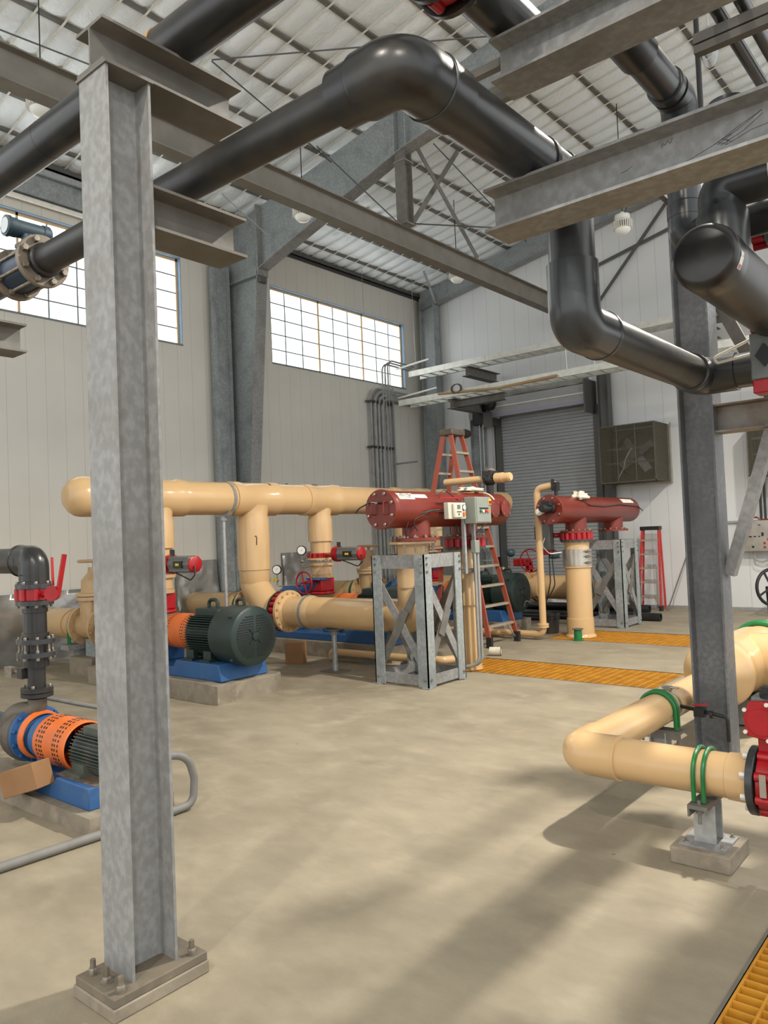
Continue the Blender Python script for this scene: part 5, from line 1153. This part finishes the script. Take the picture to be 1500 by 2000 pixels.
def small_ladder():
    t = thing('step_ladder', 'small red step ladder with black top standing by the end wall', 'ladder', (-6.0, 15.85, 0)); h = 1.74
    xl, xr = -6.3, -5.82
    for x0, x1 in ((xl, -6.2), (xr, -5.86)):
        bm = new(); bar(bm, (x0, 15.72, .05), (x1, 15.9, h-.05), .03, .07, up=(0, 1, 0)); obj('rail', bm, LADRED, t)
        bm = new(); bx(bm, x0-.03, x0+.03, 15.67, 15.77, 0, .1); obj('foot', bm, BLACKR, t)
        bm = new(); bar(bm, (x0, 15.98, .01), (x1, 15.98, h-.08), .025, .05, up=(0, 1, 0)); obj('rear_rail', bm, LADRED, t)
    for k in range(1, 6):
        z = k*.29; f = z/h; a = xl+(.1)*f; b = xr-.04*f; y = 15.72+.18*f
        bm = new(); bx(bm, a, b, y-.045, y+.045, z-.015, z+.015); obj('step', bm, STEP, t)
    for x0, x1 in ((xl+.03, xl+.14), (xr-.03, xr-.14)):
        bm = new(); bar(bm, (x0, 15.72, .1), (x1, 15.74, .28), .02, .01); obj('corner_brace', bm, STEP, t)
    bm = new(); bx(bm, -6.24, -5.83, 15.85, 16.02, h-.08, h); obj('top_cap', bm, BLACK, t, bevel=.01)
small_ladder()
for k, (x0, lb) in enumerate(((-5.7, 'left of two thin poles leaning on the end wall'), (-5.2, 'right of two thin poles leaning on the end wall'))):
    bm = new(); cyl(bm, (x0, 15.75, 0.012), (x0+.62-.2*k, 16.27, 2.0-.4*k), .014, seg=10); tag(obj('leaning_pole', bm, GALVD), lb, 'pole')

# ================================================================== WALL CONDUITS, CABLE TRAYS
for k in range(4):
    y = 13.98+.14*k; zt = 5.36-.07*k; r = (.03, .05, .045, .055)[k]
    bm = new(); tube(bm, [(-11.93, y, 0), (-11.93, y, zt), (-11.93, 15.9, zt-.02)], r, .3, 16, 10); lathe(bm, (-11.93, y, zt-.55), (0, 0, 1), [(0, r+.008), (.12, r+.008)], 16); lathe(bm, (-11.93, y, 3.3), (0, 0, 1), [(0, r+.008), (.12, r+.008)], 16)
    tag(obj('wall_conduit', bm, CONDUIT), ('thin grey conduit, leftmost of the bunch rising by the far window', 'fat grey conduit, second from the left in the bunch by the far window', 'fat grey conduit, third from the left in the bunch by the far window', 'fat grey conduit, fourth from the left in the bunch by the far window')[k], 'conduit', 'conduits by the far window')
for k in range(3):
    y = 14.42+.11*k; zt = 6.0+.06*k
    bm = new(); tube(bm, [(-11.9, y, 0), (-11.9, y, zt), (-11.9, 15.5+.1*k, zt-.03)], .022, .2, 12, 8)
    tag(obj('wall_conduit', bm, CONDUIT), ('slim conduit bending across the window pane, lowest of three', 'slim conduit bending across the window pane, middle of three', 'slim conduit bending across the window pane, highest of three')[k], 'conduit', 'conduits by the far window')
bm = new(); bx(bm, -11.96, -11.9, 14.78, 14.83, 0, 5.45); tag(obj('wall_strut', bm, STRUT), 'vertical strut channel right of the conduit bunch', 'strut')
for k, z in enumerate((3.9, 5.0)):
    bm = new(); bx(bm, -11.99, -11.95, 13.85, 14.9, z, z+.04)
    for q in range(7): bx(bm, -11.99, -11.86, 13.93+.13*q, 13.95+.13*q, z-.015, z+.05)
    tag(obj('conduit_rack', bm, DOORD), ('lower dark rail clamping the conduit bunch to the wall', 'upper dark rail clamping the conduit bunch to the wall')[k], 'rail')
for k, (z, x0, x1, lb) in enumerate(((5.95, -11.95, -10.9, 'upper white strut arm reaching out near the far window'), (5.22, -11.9, -10.7, 'lower white strut arm reaching out near the far window'))):
    bm = new(); bar(bm, (x0, 15.0, z-.02), (x1, 15.0, z+.06), .041, .041); tag(obj('strut_bracket', bm, WHITE), lb, 'strut')
bm = new(); bar(bm, (-12.0, 14.9, 3.55), (-11.3, 14.9, 3.55), .06, .04); tag(obj('strut_bracket', bm, STRUT), 'short grey bracket arm halfway up in the far corner', 'strut')
def tray(y, z, x0, label):
    t = thing('cable_tray', label, 'cable tray', ((x0-.9)/2, y, z)); wd = .46
    for s in (-1, 1):
        bm = new(); bx(bm, x0, .9, y+s*wd/2-.01, y+s*wd/2+.01, z-.07, z+.07); bx(bm, x0, .9, y+s*wd/2-(0 if s > 0 else .0)-(.035 if s > 0 else 0), y+s*wd/2+(.035 if s < 0 else 0), z-.07, z-.06); obj('side_rail', bm, ALU, t)
    x = x0+.25
    while x < .8:
        bm = new(); bx(bm, x-.02, x+.02, y-wd/2, y+wd/2, z-.055, z-.035); obj('rung', bm, ALU, t); x += .3
    for xx in (x0+2.1, x0+5.1):
        bm = new(); bx(bm, xx-.12, xx+.12, y-wd/2-.018, y-wd/2-.008, z-.06, z+.06); obj('splice_plate', bm, ALU, t)
tray(15.2, 5.73, -11.5, 'upper aluminium ladder cable tray along the end wall')
tray(14.6, 4.93, -11.38, 'lower aluminium ladder cable tray in front of the roll-up door')
bm = new(); tube(bm, [(-10.2, 14.36, 4.98), (-8.6, 14.34, 4.86), (-7.2, 14.33, 4.9)], .03, .1, 10); tag(obj('tray_plank', bm, WOODM), 'thin tan batten tied along the lower cable tray', 'batten')
bm = new()
for k in range(3): sweep(bm, [(-9.7+.13*math.cos(q*PI/8)+.02*k, 14.33, 5.02+.1*math.sin(q*PI/8)) for q in range(17)], .01, 6)
tag(obj('wire_loop', bm, CASTI), 'loop of brown wire hanging on the lower cable tray', 'wire')
for (x, y, z, lb) in ((-9.75, 15.2, 5.5, 'short beam bracket under the upper cable tray'), (-9.9, 14.75, 4.72, 'long beam bracket under the lower cable tray left of the door')):
    bm = new(); hpoly(bm, (x, y-.35, z), (x, 16.2, z), .22, .22, .014, .01)
    if y < 15: hpoly(bm, (x-.15, 14.6, z-.0), (x+1.3, 14.6, z-.0), .16, .16, .012, .01)
    tag(obj('beam_bracket', bm, GALVD), lb, 'steel bracket')
bm = new(); hpoly(bm, (-9.72, 16.1, 4.9), (-9.72, 16.1, 5.6), .22, .2, .012, .01); tag(obj('beam_bracket', bm, GALV), 'upright steel post between the two cable trays', 'steel bracket')
bm = new(); hpoly(bm, (-4.6, 14.9, 5.55), (-4.6, 16.2, 5.55), .2, .2, .012, .01); hpoly(bm, (-5.1, 15.3, 5.62), (-4.2, 15.3, 5.62), .12, .12, .01, .008); tag(obj('beam_bracket', bm, GALVD), 'steel bracket under the trays just left of the right column', 'steel bracket')
for (x, y, z, lb) in ((-11.3, 15.0, 5.95, 'thin hanger wire dropping to the upper strut arm'), (-11.7, 13.6, 5.4, 'thin hanger wire crossing the far window'), (-7.0, 14.4, 5.0, 'white cord hanging from the tray right of the door'), (-6.4, 14.4, 5.0, 'second white cord hanging from the tray, nearer the column')):
    bm = new(); cyl(bm, (x, y, z), (x-.02, y, roofz(x)-.02 if x < -9 else 5.75), .005 if x < -9 else .008, seg=6); tag(obj('hanger_wire', bm, STRUT if x < -9 else WHITE), lb, 'wire')
# door motor
t = thing('door_operator', 'black door motor with chain at the top left of the roll-up door', 'motor', (-9.95, 15.9, 4.6))
bm = new(); bx(bm, -10.18, -9.82, 15.7, 16.0, 4.35, 4.85); obj('gearbox', bm, BLACK, t, bevel=.015)
bm = new(); lathe(bm, (-9.7, 15.62, 4.82), (0, 1, 0), [(0, .1), (.03, .15), (.3, .15), (.33, .1)], 24); obj('drive_motor', bm, BLACK, t)
bm = new(); bx(bm, -10.3, -10.18, 15.75, 15.95, 4.5, 4.85); bx(bm, -10.31, -10.2, 15.745, 15.75, 4.55, 4.8); obj('control_cover', bm, GREYB, t)
bm = new(); bx(bm, -9.8, -9.55, 15.58, 15.6, 4.25, 4.6); obj('chain_guard', bm, DOORD, t)
bm = new(); cyl(bm, (-10.02, 15.75, 1.3), (-10.02, 15.75, 4.4), .012, seg=6); cyl(bm, (-9.92, 15.75, 1.3), (-9.92, 15.75, 4.4), .012, seg=6); obj('hand_chain', bm, STRUT, t)
bm = new(); lathe(bm, (-10.35, 15.6, 4.25), (.3, -.4, -.8), [(0, .06), (.1, .16), (.12, .16)], 16); obj('reflector', bm, CASTI, t)
bm = new(); bx(bm, -9.86, -9.8, 16.0, 16.08, .9, 1.15); tag(obj('wall_switch', bm, BLACK), 'small dark switch box on the left door guide', 'switch')
# ================================================================== FAN HOUSING, CONTROL PANEL
def fan(x0, x1, y0, z0, z1, label):
    t = thing('exhaust_fan', label, 'fan', ((x0+x1)/2, (y0+YE)/2, (z0+z1)/2)); th = .02; yb = YE-.02
    bm = new()
    for xa in (x0, x1-th): 
        for za, zb in ((z0, z1),): bx(bm, xa, xa+th, y0, y0+th, za, zb); bx(bm, xa, xa+th, yb-.1, yb-.08, za, zb)
    for za in (z0, z1-th): bx(bm, x0, x1, y0, y0+th, za, za+th); bx(bm, x0, x0+th, y0, yb-.08, za, za+th); bx(bm, x1-th, x1, y0, yb-.08, za, za+th)
    for q in (.33, .66): bx(bm, x0+(x1-x0)*q-.01, x0+(x1-x0)*q+.01, y0, y0+.012, z0, z1)
    obj('guard_frame', bm, MESHD, t)
    bm = new(); n = 48; wr = .003
    for k in range(1, n): 
        x = x0+(x1-x0)*k/n; bx(bm, x-wr, x+wr, y0+.004, y0+.01, z0, z1); 
        z = z0+(z1-z0)*k/n; bx(bm, x0, x1, y0+.004, y0+.01, z-wr, z+wr)
        bx(bm, x0+.004, x0+.01, y0, yb-.1, z-wr, z+wr); bx(bm, x1-.01, x1-.004, y0, yb-.1, z-wr, z+wr); bx(bm, x-wr, x+wr, y0, yb-.1, z1-.01, z1-.004); bx(bm, x-wr, x+wr, y0, yb-.1, z0+.004, z0+.01)
    for k in range(1, 40):
        y = y0+(yb-.1-y0)*k/40
        for xa in (x0+.004, x1-.01): bx(bm, xa, xa+.006, y-wr, y+wr, z0, z1)
        for za in (z0+.004, z1-.01): bx(bm, x0, x1, y-wr, y+wr, za, za+.006)
    m = obj('guard_mesh', bm, MESHD, t)
    bm = new(); bx(bm, x0-.03, x1+.04, yb-.08, YE-.002, z0-.03, z1+.03); obj('wall_flange', bm, STAIN, t)
    c = V((x0+x1)/2, yb-.3, (z0+z1)/2)
    bm = new(); lathe(bm, c, (0, 1, 0), [(0, .47), (0, .5), (.2, .46), (.2, .43)], 36, (False, False)); bx(bm, x0+.03, x1-.03, yb-.12, yb-.09, z0+.03, z1-.03); obj('orifice', bm, MESHD, t)
    bm = new()
    for k in range(4):
        a = .6+PI/2*k; bar(bm, c+V(.08*math.cos(a), .02, .08*math.sin(a)), c+V(.42*math.cos(a), .02, .42*math.sin(a)), .17, .012, up=(.5*math.sin(a), 1, -.5*math.cos(a)))
    lathe(bm, c, (0, 1, 0), [(-.02, .07), (.06, .08)], 20); obj('fan_blades', bm, STRUT, t)
    bm = new(); lathe(bm, c+V(0, -.32, -.02), (0, 1, 0), [(0, .08), (.02, .1), (.24, .1), (.25, .06)], 20); bx(bm, x0+.02, x1-.02, c.y-.24, c.y-.2, c.z-.19, c.z-.15); bx(bm, x0+.02, x1-.02, c.y-.24, c.y-.2, c.z+.11, c.z+.15); obj('fan_motor', bm, ACTG, t)
    bm = new(); tube(bm, [(c.x+.05, c.y-.36, c.z+.12), (c.x-.08, c.y-.4, c.z-.1), (c.x-.12, c.y-.4, c.z-.28), (c.x-.3, c.y-.3, c.z-.5)], .014, .15, 8); obj('cable', bm, WHITE, t)
fan(-6.87, -5.68, 15.46, 2.67, 3.88, 'square wire mesh housing of the exhaust fan right of the roll-up door')
fan(-3.95, -2.7, 15.46, 2.6, 3.8, 'second mesh fan housing cut by the right edge')
t = thing('control_cabinet', 'stainless control panel on strut rails on the end wall at right', 'control panel', (-4.0, 16.2, 1.45))
bm = new(); bx(bm, -4.27, -3.72, 16.03, 16.24, 1.17, 1.77); obj('enclosure', bm, STAIN, t, bevel=.006)
bm = new(); bx(bm, -4.25, -3.74, 16.02, 16.03, 1.18, 1.76); dd = obj('door', bm, STAIN, t)
bm = new()
for x, z, w_, h_ in ((-4.12, 1.63, .06, .02), (-4.12, 1.46, .05, .025), (-4.04, 1.46, .05, .02), (-3.96, 1.46, .03, .02), (-4.08, 1.26, .04, .04), (-4.1, 1.7, .02, .02), (-3.95, 1.68, .04, .02), (-3.9, 1.5, .04, .07)): bx(bm, x-w_/2, x+w_/2, 16.012, 16.02, z-h_/2, z+h_/2)
obj('instruments', bm, BLACK, dd)
bm = new()
for x, z in ((-3.87, 1.33), (-3.87, 1.25), (-3.8, 1.4)): cyl(bm, (x, 16.02, z), (x, 16.0, z), .022, seg=12)
obj('push_buttons', bm, RED, dd)
bm = new(); tube(bm, [(-4.2, 16.1, 1.77), (-4.15, 16.1, 1.83), (-4.0, 16.1, 1.83), (-3.94, 16.1, 1.78), (-3.7, 16.1, 1.78)], .018, .03, 8); obj('hose', bm, MAROON, t)
bm = new(); tube(bm, [(-4.1, 16.12, 1.17), (-4.08, 16.12, 1.0), (-3.95, 16.12, .96), (-3.84, 16.12, 1.0), (-3.82, 16.12, 1.17)], .016, .07, 10); obj('cable_loop', bm, CONDUIT, t)
for k, z in enumerate((1.19, 1.76)):
    bm = new(); bx(bm, -5.2, -3.2, 16.24, YE-.002, z-.02, z+.02)
    tag(obj('wall_strut', bm, STRUT), ('lower slotted strut rail behind the control panel', 'upper slotted strut rail behind the control panel')[k], 'strut')
for k, (x, lb) in enumerate(((-3.96, 'left of two dark conduits between fan housing and control panel'), (-3.88, 'right of two dark conduits between fan housing and control panel'))):
    bm = new(); cyl(bm, (x, 16.25, 1.78), (x, 16.25, 2.6), .022, seg=10); tag(obj('wall_conduit', bm, PVC), lb, 'conduit')
bm = new(); wc = V(-3.6, 15.2, .55)
sweep(bm, [wc+V(0, .32*math.cos(2*PI*k/28)*.6, .32*math.sin(2*PI*k/28))+V(.2*math.cos(2*PI*k/28), 0, 0) for k in range(29)], .03, 8, False)
for k in range(4): a = .5+PI/2*k; bar(bm, wc, wc+V(.2*math.cos(a), .19*math.cos(a), .32*math.sin(a)), .03, .03)
cyl(bm, wc-V(.1, -.1, 0), V(-3.7, 15.4, 0), .03, seg=8)
tag(obj('floor_valve', bm, BLACK), 'dark valve handwheel cut by the right edge near the end wall', 'handwheel')

# ================================================================== THINGS ON THE FLOOR AT THE BACK
for k, (y, z, x0, x1, r, lb) in enumerate(((14.0, .075, -9.3, -5.2, .075, 'nearest dark grey pipe lying on the floor behind the farther stand'), (14.2, .075, -9.6, -6.3, .075, 'second dark grey pipe of the pile on the floor, shorter'), (15.3, .08, -9.4, -5.9, .08, 'farthest dark grey pipe on the floor toward the door'), (14.12, .215, -9.2, -6.1, .075, 'dark grey pipe lying on top of the floor pile'), (13.75, .045, -9.0, -6.85, .045, 'thin grey pipe lying in front of the floor pile'), (13.4, .035, -8.6, -7.0, .035, 'thinnest grey pipe on the floor left of the wide beige pipe'))):
    bm = new(); lathe(bm, (x0, y, z), (1, 0, 0), [(0, r), (x1-x0, r), (x1-x0, r*.82), (.02, r*.82)], 24, (False, False)); lathe(bm, (x0, y, z), (1, 0, 0), [(0, r), (.02, r*.82)], 24); tag(obj('loose_pipe', bm, PVC), lb, 'pipe', 'pipes lying on the floor')
random.seed(5)
def bag(c, s, label, seed):
    random.seed(seed); bm = new(); bmesh.ops.create_icosphere(bm, subdivisions=3, radius=1)
    for v in bm.verts:
        k = 1+.18*math.sin(6*v.co.x+2*v.co.y+seed)+.1*math.sin(11*v.co.z+5*v.co.x); v.co = Vector((v.co.x*s[0]*k, v.co.y*s[1]*k, max(v.co.z, -.5)*s[2]*k+.5*s[2]))+Vector(c)
    tag(obj('plastic_bag', bm, WHITE, sharp=180), label, 'bag')
bag((-8.3, 15.55, 0.03), (.45, .2, .16), 'white plastic wrap heap left of the slim riser by the door', 1)
bag((-7.35, 15.6, 0.03), (.4, .2, .14), 'white plastic wrap heap behind the wide beige outlet pipe', 2)
t = thing('bucket', 'dark grey bucket behind the slim beige riser', 'bucket', (-6.3, 11.9, 0))
bm = new(); lathe(bm, (-6.28, 11.85, .0), (0, 0, 1), [(0, .12), (.3, .14), (.3, .155), (.33, .155), (.33, .14), (.34, .13), (.02, .11)], 28, (True, True)); obj('pail', bm, PVCDUSTY, t)
bm = new(); lathe(bm, (-6.28, 11.85, .25), (0, 0, 1), [(0, .148), (.02, .148)], 28); obj('rib', bm, PVC, t)
t = thing('wire_spool', 'small green spool standing on the grating beside the wide outlet pipe', 'spool', (-5.48, 11.22, .0))
bm = new(); lathe(bm, (-5.48, 11.2, .0), (0, 0, 1), [(0, .085), (.015, .085), (.02, .065), (.17, .06), (.175, .02)], 24); obj('wound_wire', bm, GRIP, t)
bm = new(); lathe(bm, (-5.48, 11.2, .175), (0, 0, 1), [(0, .085), (.012, .085)], 24); obj('flange', bm, DOORD, t)
t = thing('paint_can', 'white can lying on its side on the floor near the tall ladder', 'can', (-5.85, 9.42, .06))
bm = new(); lathe(bm, (-5.95, 9.36, .062), (.93, .36, 0), [(0, .055), (0, .06), (.16, .06), (.16, .055)], 24); obj('body', bm, CLOTH, t)
bm = new(); lathe(bm, V(-5.95, 9.36, .062)+V(.93, .36, 0)*.158, (.93, .36, 0), [(0, .062), (.006, .062), (.007, .05), (.002, .048)], 24); obj('rim', bm, CASTI, t)

# ================================================================== RIGHT FOREGROUND BEIGE PIPE
AX, AY, AZ, AR = -2.07, 4.18, .447, .113
t = thing('foreground_pipe', 'glossy beige pipe at right with elbow, green clamps and flange', 'pipe', (-1.9, AY, AZ))
bm = new(); cyl(bm, (AX+.2, AY, AZ), (-1.13, AY, AZ), AR, seg=44); obj('pipe', bm, BEIGE, t)
bm = new(); elbow(bm, (0, AY, AZ), (AX, AY, AZ), (AX, 9, AZ), .121, .125, 44, 14); lathe(bm, (AX+.115, AY, AZ), (1, 0, 0), [(0, .121), (.12, .122), (.122, .126), (.135, .126), (.137, AR)], 44); lathe(bm, (AX, AY+.115, AZ), (0, 1, 0), [(0, .121), (.12, .122), (.124, AR)], 44); obj('elbow', bm, BEIGE, t)
bm = new(); cyl(bm, (AX, AY+.2, AZ), (AX, 6.5, AZ), AR, seg=44); obj('pipe', bm, BEIGE, t)
bm = new(); lathe(bm, (-1.24, AY, AZ), (1, 0, 0), [(0, AR+.001), (.004, AR+.005), (.09, AR+.008), (.11, .128)], 44); obj('flange_hub', bm, BEIGE, t)
def ubolt(ax, pos, c, r, w=.012, drop=.14, par=None):
    bm = new(); n = 20; pts = []
    for k in range(n+1):
        a = PI*k/n; pts.append(V(pos, c[0]+r*math.cos(a), c[1]+r*math.sin(a)) if ax == 0 else V(c[0]+r*math.cos(a), pos, c[1]+r*math.sin(a)))
    e0 = pts[0]-V(0, 0, drop); e1 = pts[-1]-V(0, 0, drop); sweep(bm, [e0]+pts+[e1], w, 10); return obj('clamp', bm, GRIP, par)
for x in (-1.385, -1.335): ubolt(0, x, (AY, AZ), AR+.012, .0115, .12, t)
for y in (5.41, 5.46): ubolt(1, y, (AX, AZ), AR+.012, .014, .13, t)
def low_support(x, y, rot, label, padded):
    s = thing('pipe_support', label, 'pipe support', (x, y, 0))
    b0 = .098 if padded else 0
    if padded:
        bm = new(); bx(bm, x-.15, x+.15, y-.165, y+.165, 0, .085); obj('concrete_pad', bm, PADC, s, bevel=.006)
        bm = new(); bx(bm, x-.115, x+.115, y-.12, y+.12, .085, .097); obj('base_plate', bm, GALV, s)
        for dx, dy in ((-.09, -.09), (.09, -.09), (-.09, .09), (.09, .09)):
            bm = new(); hexnut(bm, (x+dx, y+dy, .087), (0, 0, 1), .014, .014); cyl(bm, (x+dx, y+dy, .09), (x+dx, y+dy, .115), .007, seg=8); obj('anchor_bolt', bm, BOLT, s)
    top = AZ-AR-.02; u = (0, 1, 0) if rot else (1, 0, 0)
    bm = new(); hpoly(bm, (x, y, b0), (x, y, top-.02), .12, .11, .01, .008, up=u); obj('post', bm, STRUT, s)
    bm = new()
    if rot: bx(bm, x-.05, x+.05, y-.16, y+.16, top-.02, top); bx(bm, x-.05, x-.04, y-.16, y+.16, top-.06, top-.02)
    else: bx(bm, x-.16, x+.16, y-.05, y+.05, top-.02, top); bx(bm, x-.16, x+.16, y-.05, y-.04, top-.06, top-.02)
    obj('cross_plate', bm, GALVD, s)
    for q in (-.125, .125):
        bm = new()
        if rot: cyl(bm, (x, y+q, top-.1), (x, y+q, top+.02), .01, seg=8); hexnut(bm, (x, y+q, top-.045), (0, 0, 1), .02, .02)
        else: cyl(bm, (x+q, y, top-.1), (x+q, y, top+.02), .01, seg=8); hexnut(bm, (x+q, y, top-.045), (0, 0, 1), .02, .02)
        obj('clamp_nut', bm, GALVD, s)
low_support(-1.36, 4.18, True, 'galvanized pipe support on a concrete block under the front beige pipe', True)
low_support(-2.07, 5.44, False, 'galvanized pipe support under the rear leg of the beige pipe, left of the column', False)
# fittings behind the column
t = thing('beige_tee', 'big beige reducer and tee at the right edge behind the column', 'pipe fitting', (-2.0, 7.1, .5))
TX, TZ = -2.03, .5
bm = new(); lathe(bm, (TX, 6.45, TZ), (0, 1, 0), [(0, AR+.02), (.06, .15), (.2, .265), (.24, .285), (.28, .285), (.3, .275), (.5, .265), (1.3, .265), (1.305, .245)], 48); obj('reducer', bm, BEIGE, t)
bm = new(); cyl(bm, (TX+.1, 7.35, TZ), (-.2, 7.35, TZ), .262, seg=44); obj('branch', bm, BEIGE, t)
bm = new(); cyl(bm, (TX, 7.6, TZ), (TX, 9.0, TZ), .24, seg=40); obj('pipe', bm, BEIGE, t)
ubolt(1, 8.05, (TX, TZ), .262, .028, .2, t)
ubolt(1, 8.12, (TX, TZ), .262, .028, .2, t)
bm = new(); bx(bm, -2.4, -1.66, 7.95, 8.22, .02, .23); bx(bm, -2.2, -1.4, 7.0, 7.4, 0.02, .235); obj('pipe_block', bm, GALVD, t)
bm = new(); sweep(bm, fillet([(-2.1, 9.9, .35), (-1.6, 9.9, .35), (-1.6, 9.2, .35)], .3), .24, 30); bx(bm, -2.0, -1.5, 9.5, 10.1, 0, .12); tag(obj('beige_elbow', bm, BEIGE), 'beige pipe elbow peeking in at the right edge beyond the green clamp', 'pipe fitting')
t = thing('drain_valve', 'small black drain valve with red handle clamped on the beige pipe', 'valve', (-1.9, 5.85, .5))
bm = new(); tube(bm, [(AX+AR, 5.56, AZ+.01), (-1.72, 5.45, AZ+.01), (-1.6, 5.42, AZ), (-1.6, 5.42, AZ-.16)], .013, .02, 10, 4); bx(bm, -1.83, -1.76, 5.44, 5.5, AZ-.025, AZ+.035); cyl(bm, (-1.72, 5.45, AZ), (-1.7, 5.45, AZ), .026, seg=12); obj('valve_body', bm, BLACK, t)
bm = new(); bar(bm, (-1.84, 5.46, AZ+.05), (-1.74, 5.46, AZ+.065), .02, .01); obj('handle', bm, RED, t)
bm = new(); lathe(bm, (AX, 5.55, AZ), (0, 1, 0), [(0, AR+.004), (.035, AR+.004)], 40); bx(bm, AX+.0, AX+.05, 5.55, 5.59, AZ+AR, AZ+AR+.03); cyl(bm, (AX-.02, 5.57, AZ+AR+.02), (AX+.1, 5.57, AZ+AR+.02), .008, seg=8); obj('strap', bm, STAIN, t)
# flange valve at the right edge
t = thing('butterfly_valve', 'red butterfly valve with grey flanges and red gear head at the lower right edge', 'valve', (-1.1, AY, AZ))
bm = new(); flange_ring(bm, (-1.19, AY, AZ), (1, 0, 0), .17, .035); f = obj('flange', bm, PVCC, t); bolts(f, (-1.19, AY, AZ), (-1, 0, 0), .14, 8, .016, .03, BOLTW)
bm = new(); butterfly(bm, (-1.11, AY, AZ), (1, 0, 0), .1, .165, .075, 8); vb = obj('valve_body', bm, RED, t)
bm = new(); flange_ring(bm, (-1.065, AY, AZ), (1, 0, 0), .17, .035); cyl(bm, (-1.03, AY, AZ), (-.3, AY, AZ), AR, seg=30); obj('flange', bm, PVCC, t)
bm = new(); bx(bm, -1.15, -1.07, AY-.03, AY+.03, AZ+.15, AZ+.26); obj('neck', bm, RED, vb)
bm = new(); bx(bm, -1.12, -1.09, AY-.17, AY-.165, AZ-.03, AZ+.08); obj('maker_plate', bm, STAIN, vb)
bm = new(); prism(bm, [(-1.19, AZ+.24), (-1.06, AZ+.22), (-1.03, AZ+.27), (-1.04, AZ+.38), (-1.09, AZ+.415), (-1.17, AZ+.41), (-1.2, AZ+.34)], 1, AY-.09, AY-.05); gh = obj('gear_head', bm, RED, t, bevel=.006)
bm = new(); cyl(bm, (-1.115, AY-.1, AZ+.315), (-1.115, AY-.09, AZ+.315), .065, seg=28); obj('gear_cover', bm, RED, gh)
bm = new(); bx(bm, -1.17, -1.0, AY-.05, AY+.07, AZ+.24, AZ+.43); obj('gear_body', bm, ACTG, gh, bevel=.01)
bolts(gh, (-1.115, AY-.09, AZ+.315), (0, -1, 0), .092, 5, .011, .014, BOLTW)
bm = new(); cyl(bm, (-1.09, AY-.02, AZ+.425), (-1.09, AY-.02, AZ+.445), .045, seg=20); bx(bm, -1.12, -1.06, AY-.05, AY+.01, AZ+.445, AZ+.48); obj('indicator', bm, BLACK, gh)
t.location.x += .065

# ================================================================== GRATINGS
def grating(g, label, px, py):
    x0, x1, y0, y1 = g; bm = new(); b = .0045; h0, h1 = -.04, -.002
    n = int((x1-x0)/px)
    for k in range(n+1): x = x0+.008+(x1-x0-.016)*k/n; bx(bm, x-b*1.1, x+b*1.1, y0+.004, y1-.004, h0, h1)
    n = int((y1-y0)/py)
    for k in range(n+1): y = y0+.008+(y1-y0-.016)*k/n; bx(bm, x0+.004, x1-.004, y-b, y+b, h0, h1-.001)
    tag(obj('floor_grating', bm, YELG), label, 'grating')
grating(GR[0], 'nearer of the two yellow grating strips crossing the floor', .1, .055)
grating(GR[1], 'farther yellow grating strip under the wide beige outlet pipe', .1, .055)
grating(GR[2], 'yellow floor grating in the bottom right corner', .1, .055)
for k, g in enumerate(GR):
    bm = new()
    for a in ((g[0]-.012, g[1]+.012, g[2]-.012, g[2]), (g[0]-.012, g[1]+.012, g[3], g[3]+.012), (g[0]-.012, g[0], g[2], g[3]), (g[1], g[1]+.012, g[2], g[3])): bx(bm, a[0], a[1], a[2], a[3], -.06, .003)
    struct(obj('trim_%d' % (k+2), bm, GALVD))

# ================================================================== HIGH BAY LAMPS
def lamp(x, y, on, label):
    t = thing('high_bay_lamp', label, 'ceiling lamp', (x, y, 7.0), 'high bay lamps')
    z = 6.98
    bm = new(); lathe(bm, (x, y, z), (0, 0, 1), [(.0, .13), (.03, .14), (.1, .145), (.11, .12), (.15, .12), (.16, .135), (.24, .13), (.26, .06), (.3, .03)], 28)
    for k in range(28):
        a = 2*PI*k/28; d = V(math.cos(a), math.sin(a), 0); bar(bm, V(x, y, z+.0)+d*.15, V(x, y, z+.13)+d*.15, .014, .04, up=d)
    obj('housing', bm, WHITE, t)
    bm = new(); lathe(bm, (x, y, z+.02), (0, 0, 1), [(0, .146), (.09, .15)], 28, (False, False)); obj('heat_sink', bm, ACTG, t)
    bm = new(); lathe(bm, (x, y, z), (0, 0, -1), [(0, .135), (.04, .125), (.08, .085), (.1, .0)], 28, (True, False)); obj('lens', bm, LENSON if on else LENS, t)
    bm = new(); cyl(bm, (x, y, z+.28), (x, y, roofz(x)-.03), .008, seg=6); tube(bm, [(x+.05, y, z+.26), (x+.12, y, z+.45), (x+.04, y, z+.6)], .008, .05, 6); obj('hanger', bm, BLACK, t)
    if on:
        l = bpy.data.lights.new('lamp_light', 'SPOT'); l.energy = LAMP_POWER*(1 if 0 < y < 9 else .3 if y < 0 else .4); l.color = (1, .93, .82); l.shadow_soft_size = .11; l.spot_size = math.radians(150); l.spot_blend = .4
        o = bpy.data.objects.new('lamp_light', l); COL.objects.link(o); o.parent = t; o.location = (0, 0, -.15)
lamp(-8.7, 4.4, False, 'unlit white high bay lamp at top left behind the top pipe')
lamp(-8.7, 8.7, False, 'unlit white high bay lamp in front of the portal frame')
lamp(-8.68, 13.06, False, 'unlit white high bay lamp over the far window')
lamp(-5.16, 13.06, False, 'unlit white high bay lamp right of the dropping grey pipe')
for x, y, lb in ((-1.25, 6.4, 'lit high bay lamp above the top right corner of the picture'), (-1.25, 10.75, 'lit high bay lamp outside the right edge near the end wall'), (-1.25, -2.2, 'added unseen fill lamp behind the photographer, left one'), (2.2, -2.2, 'added unseen fill lamp behind the photographer, right one')): lamp(x, y, True, lb)  # rear pair added to light the beam faces from behind the camera
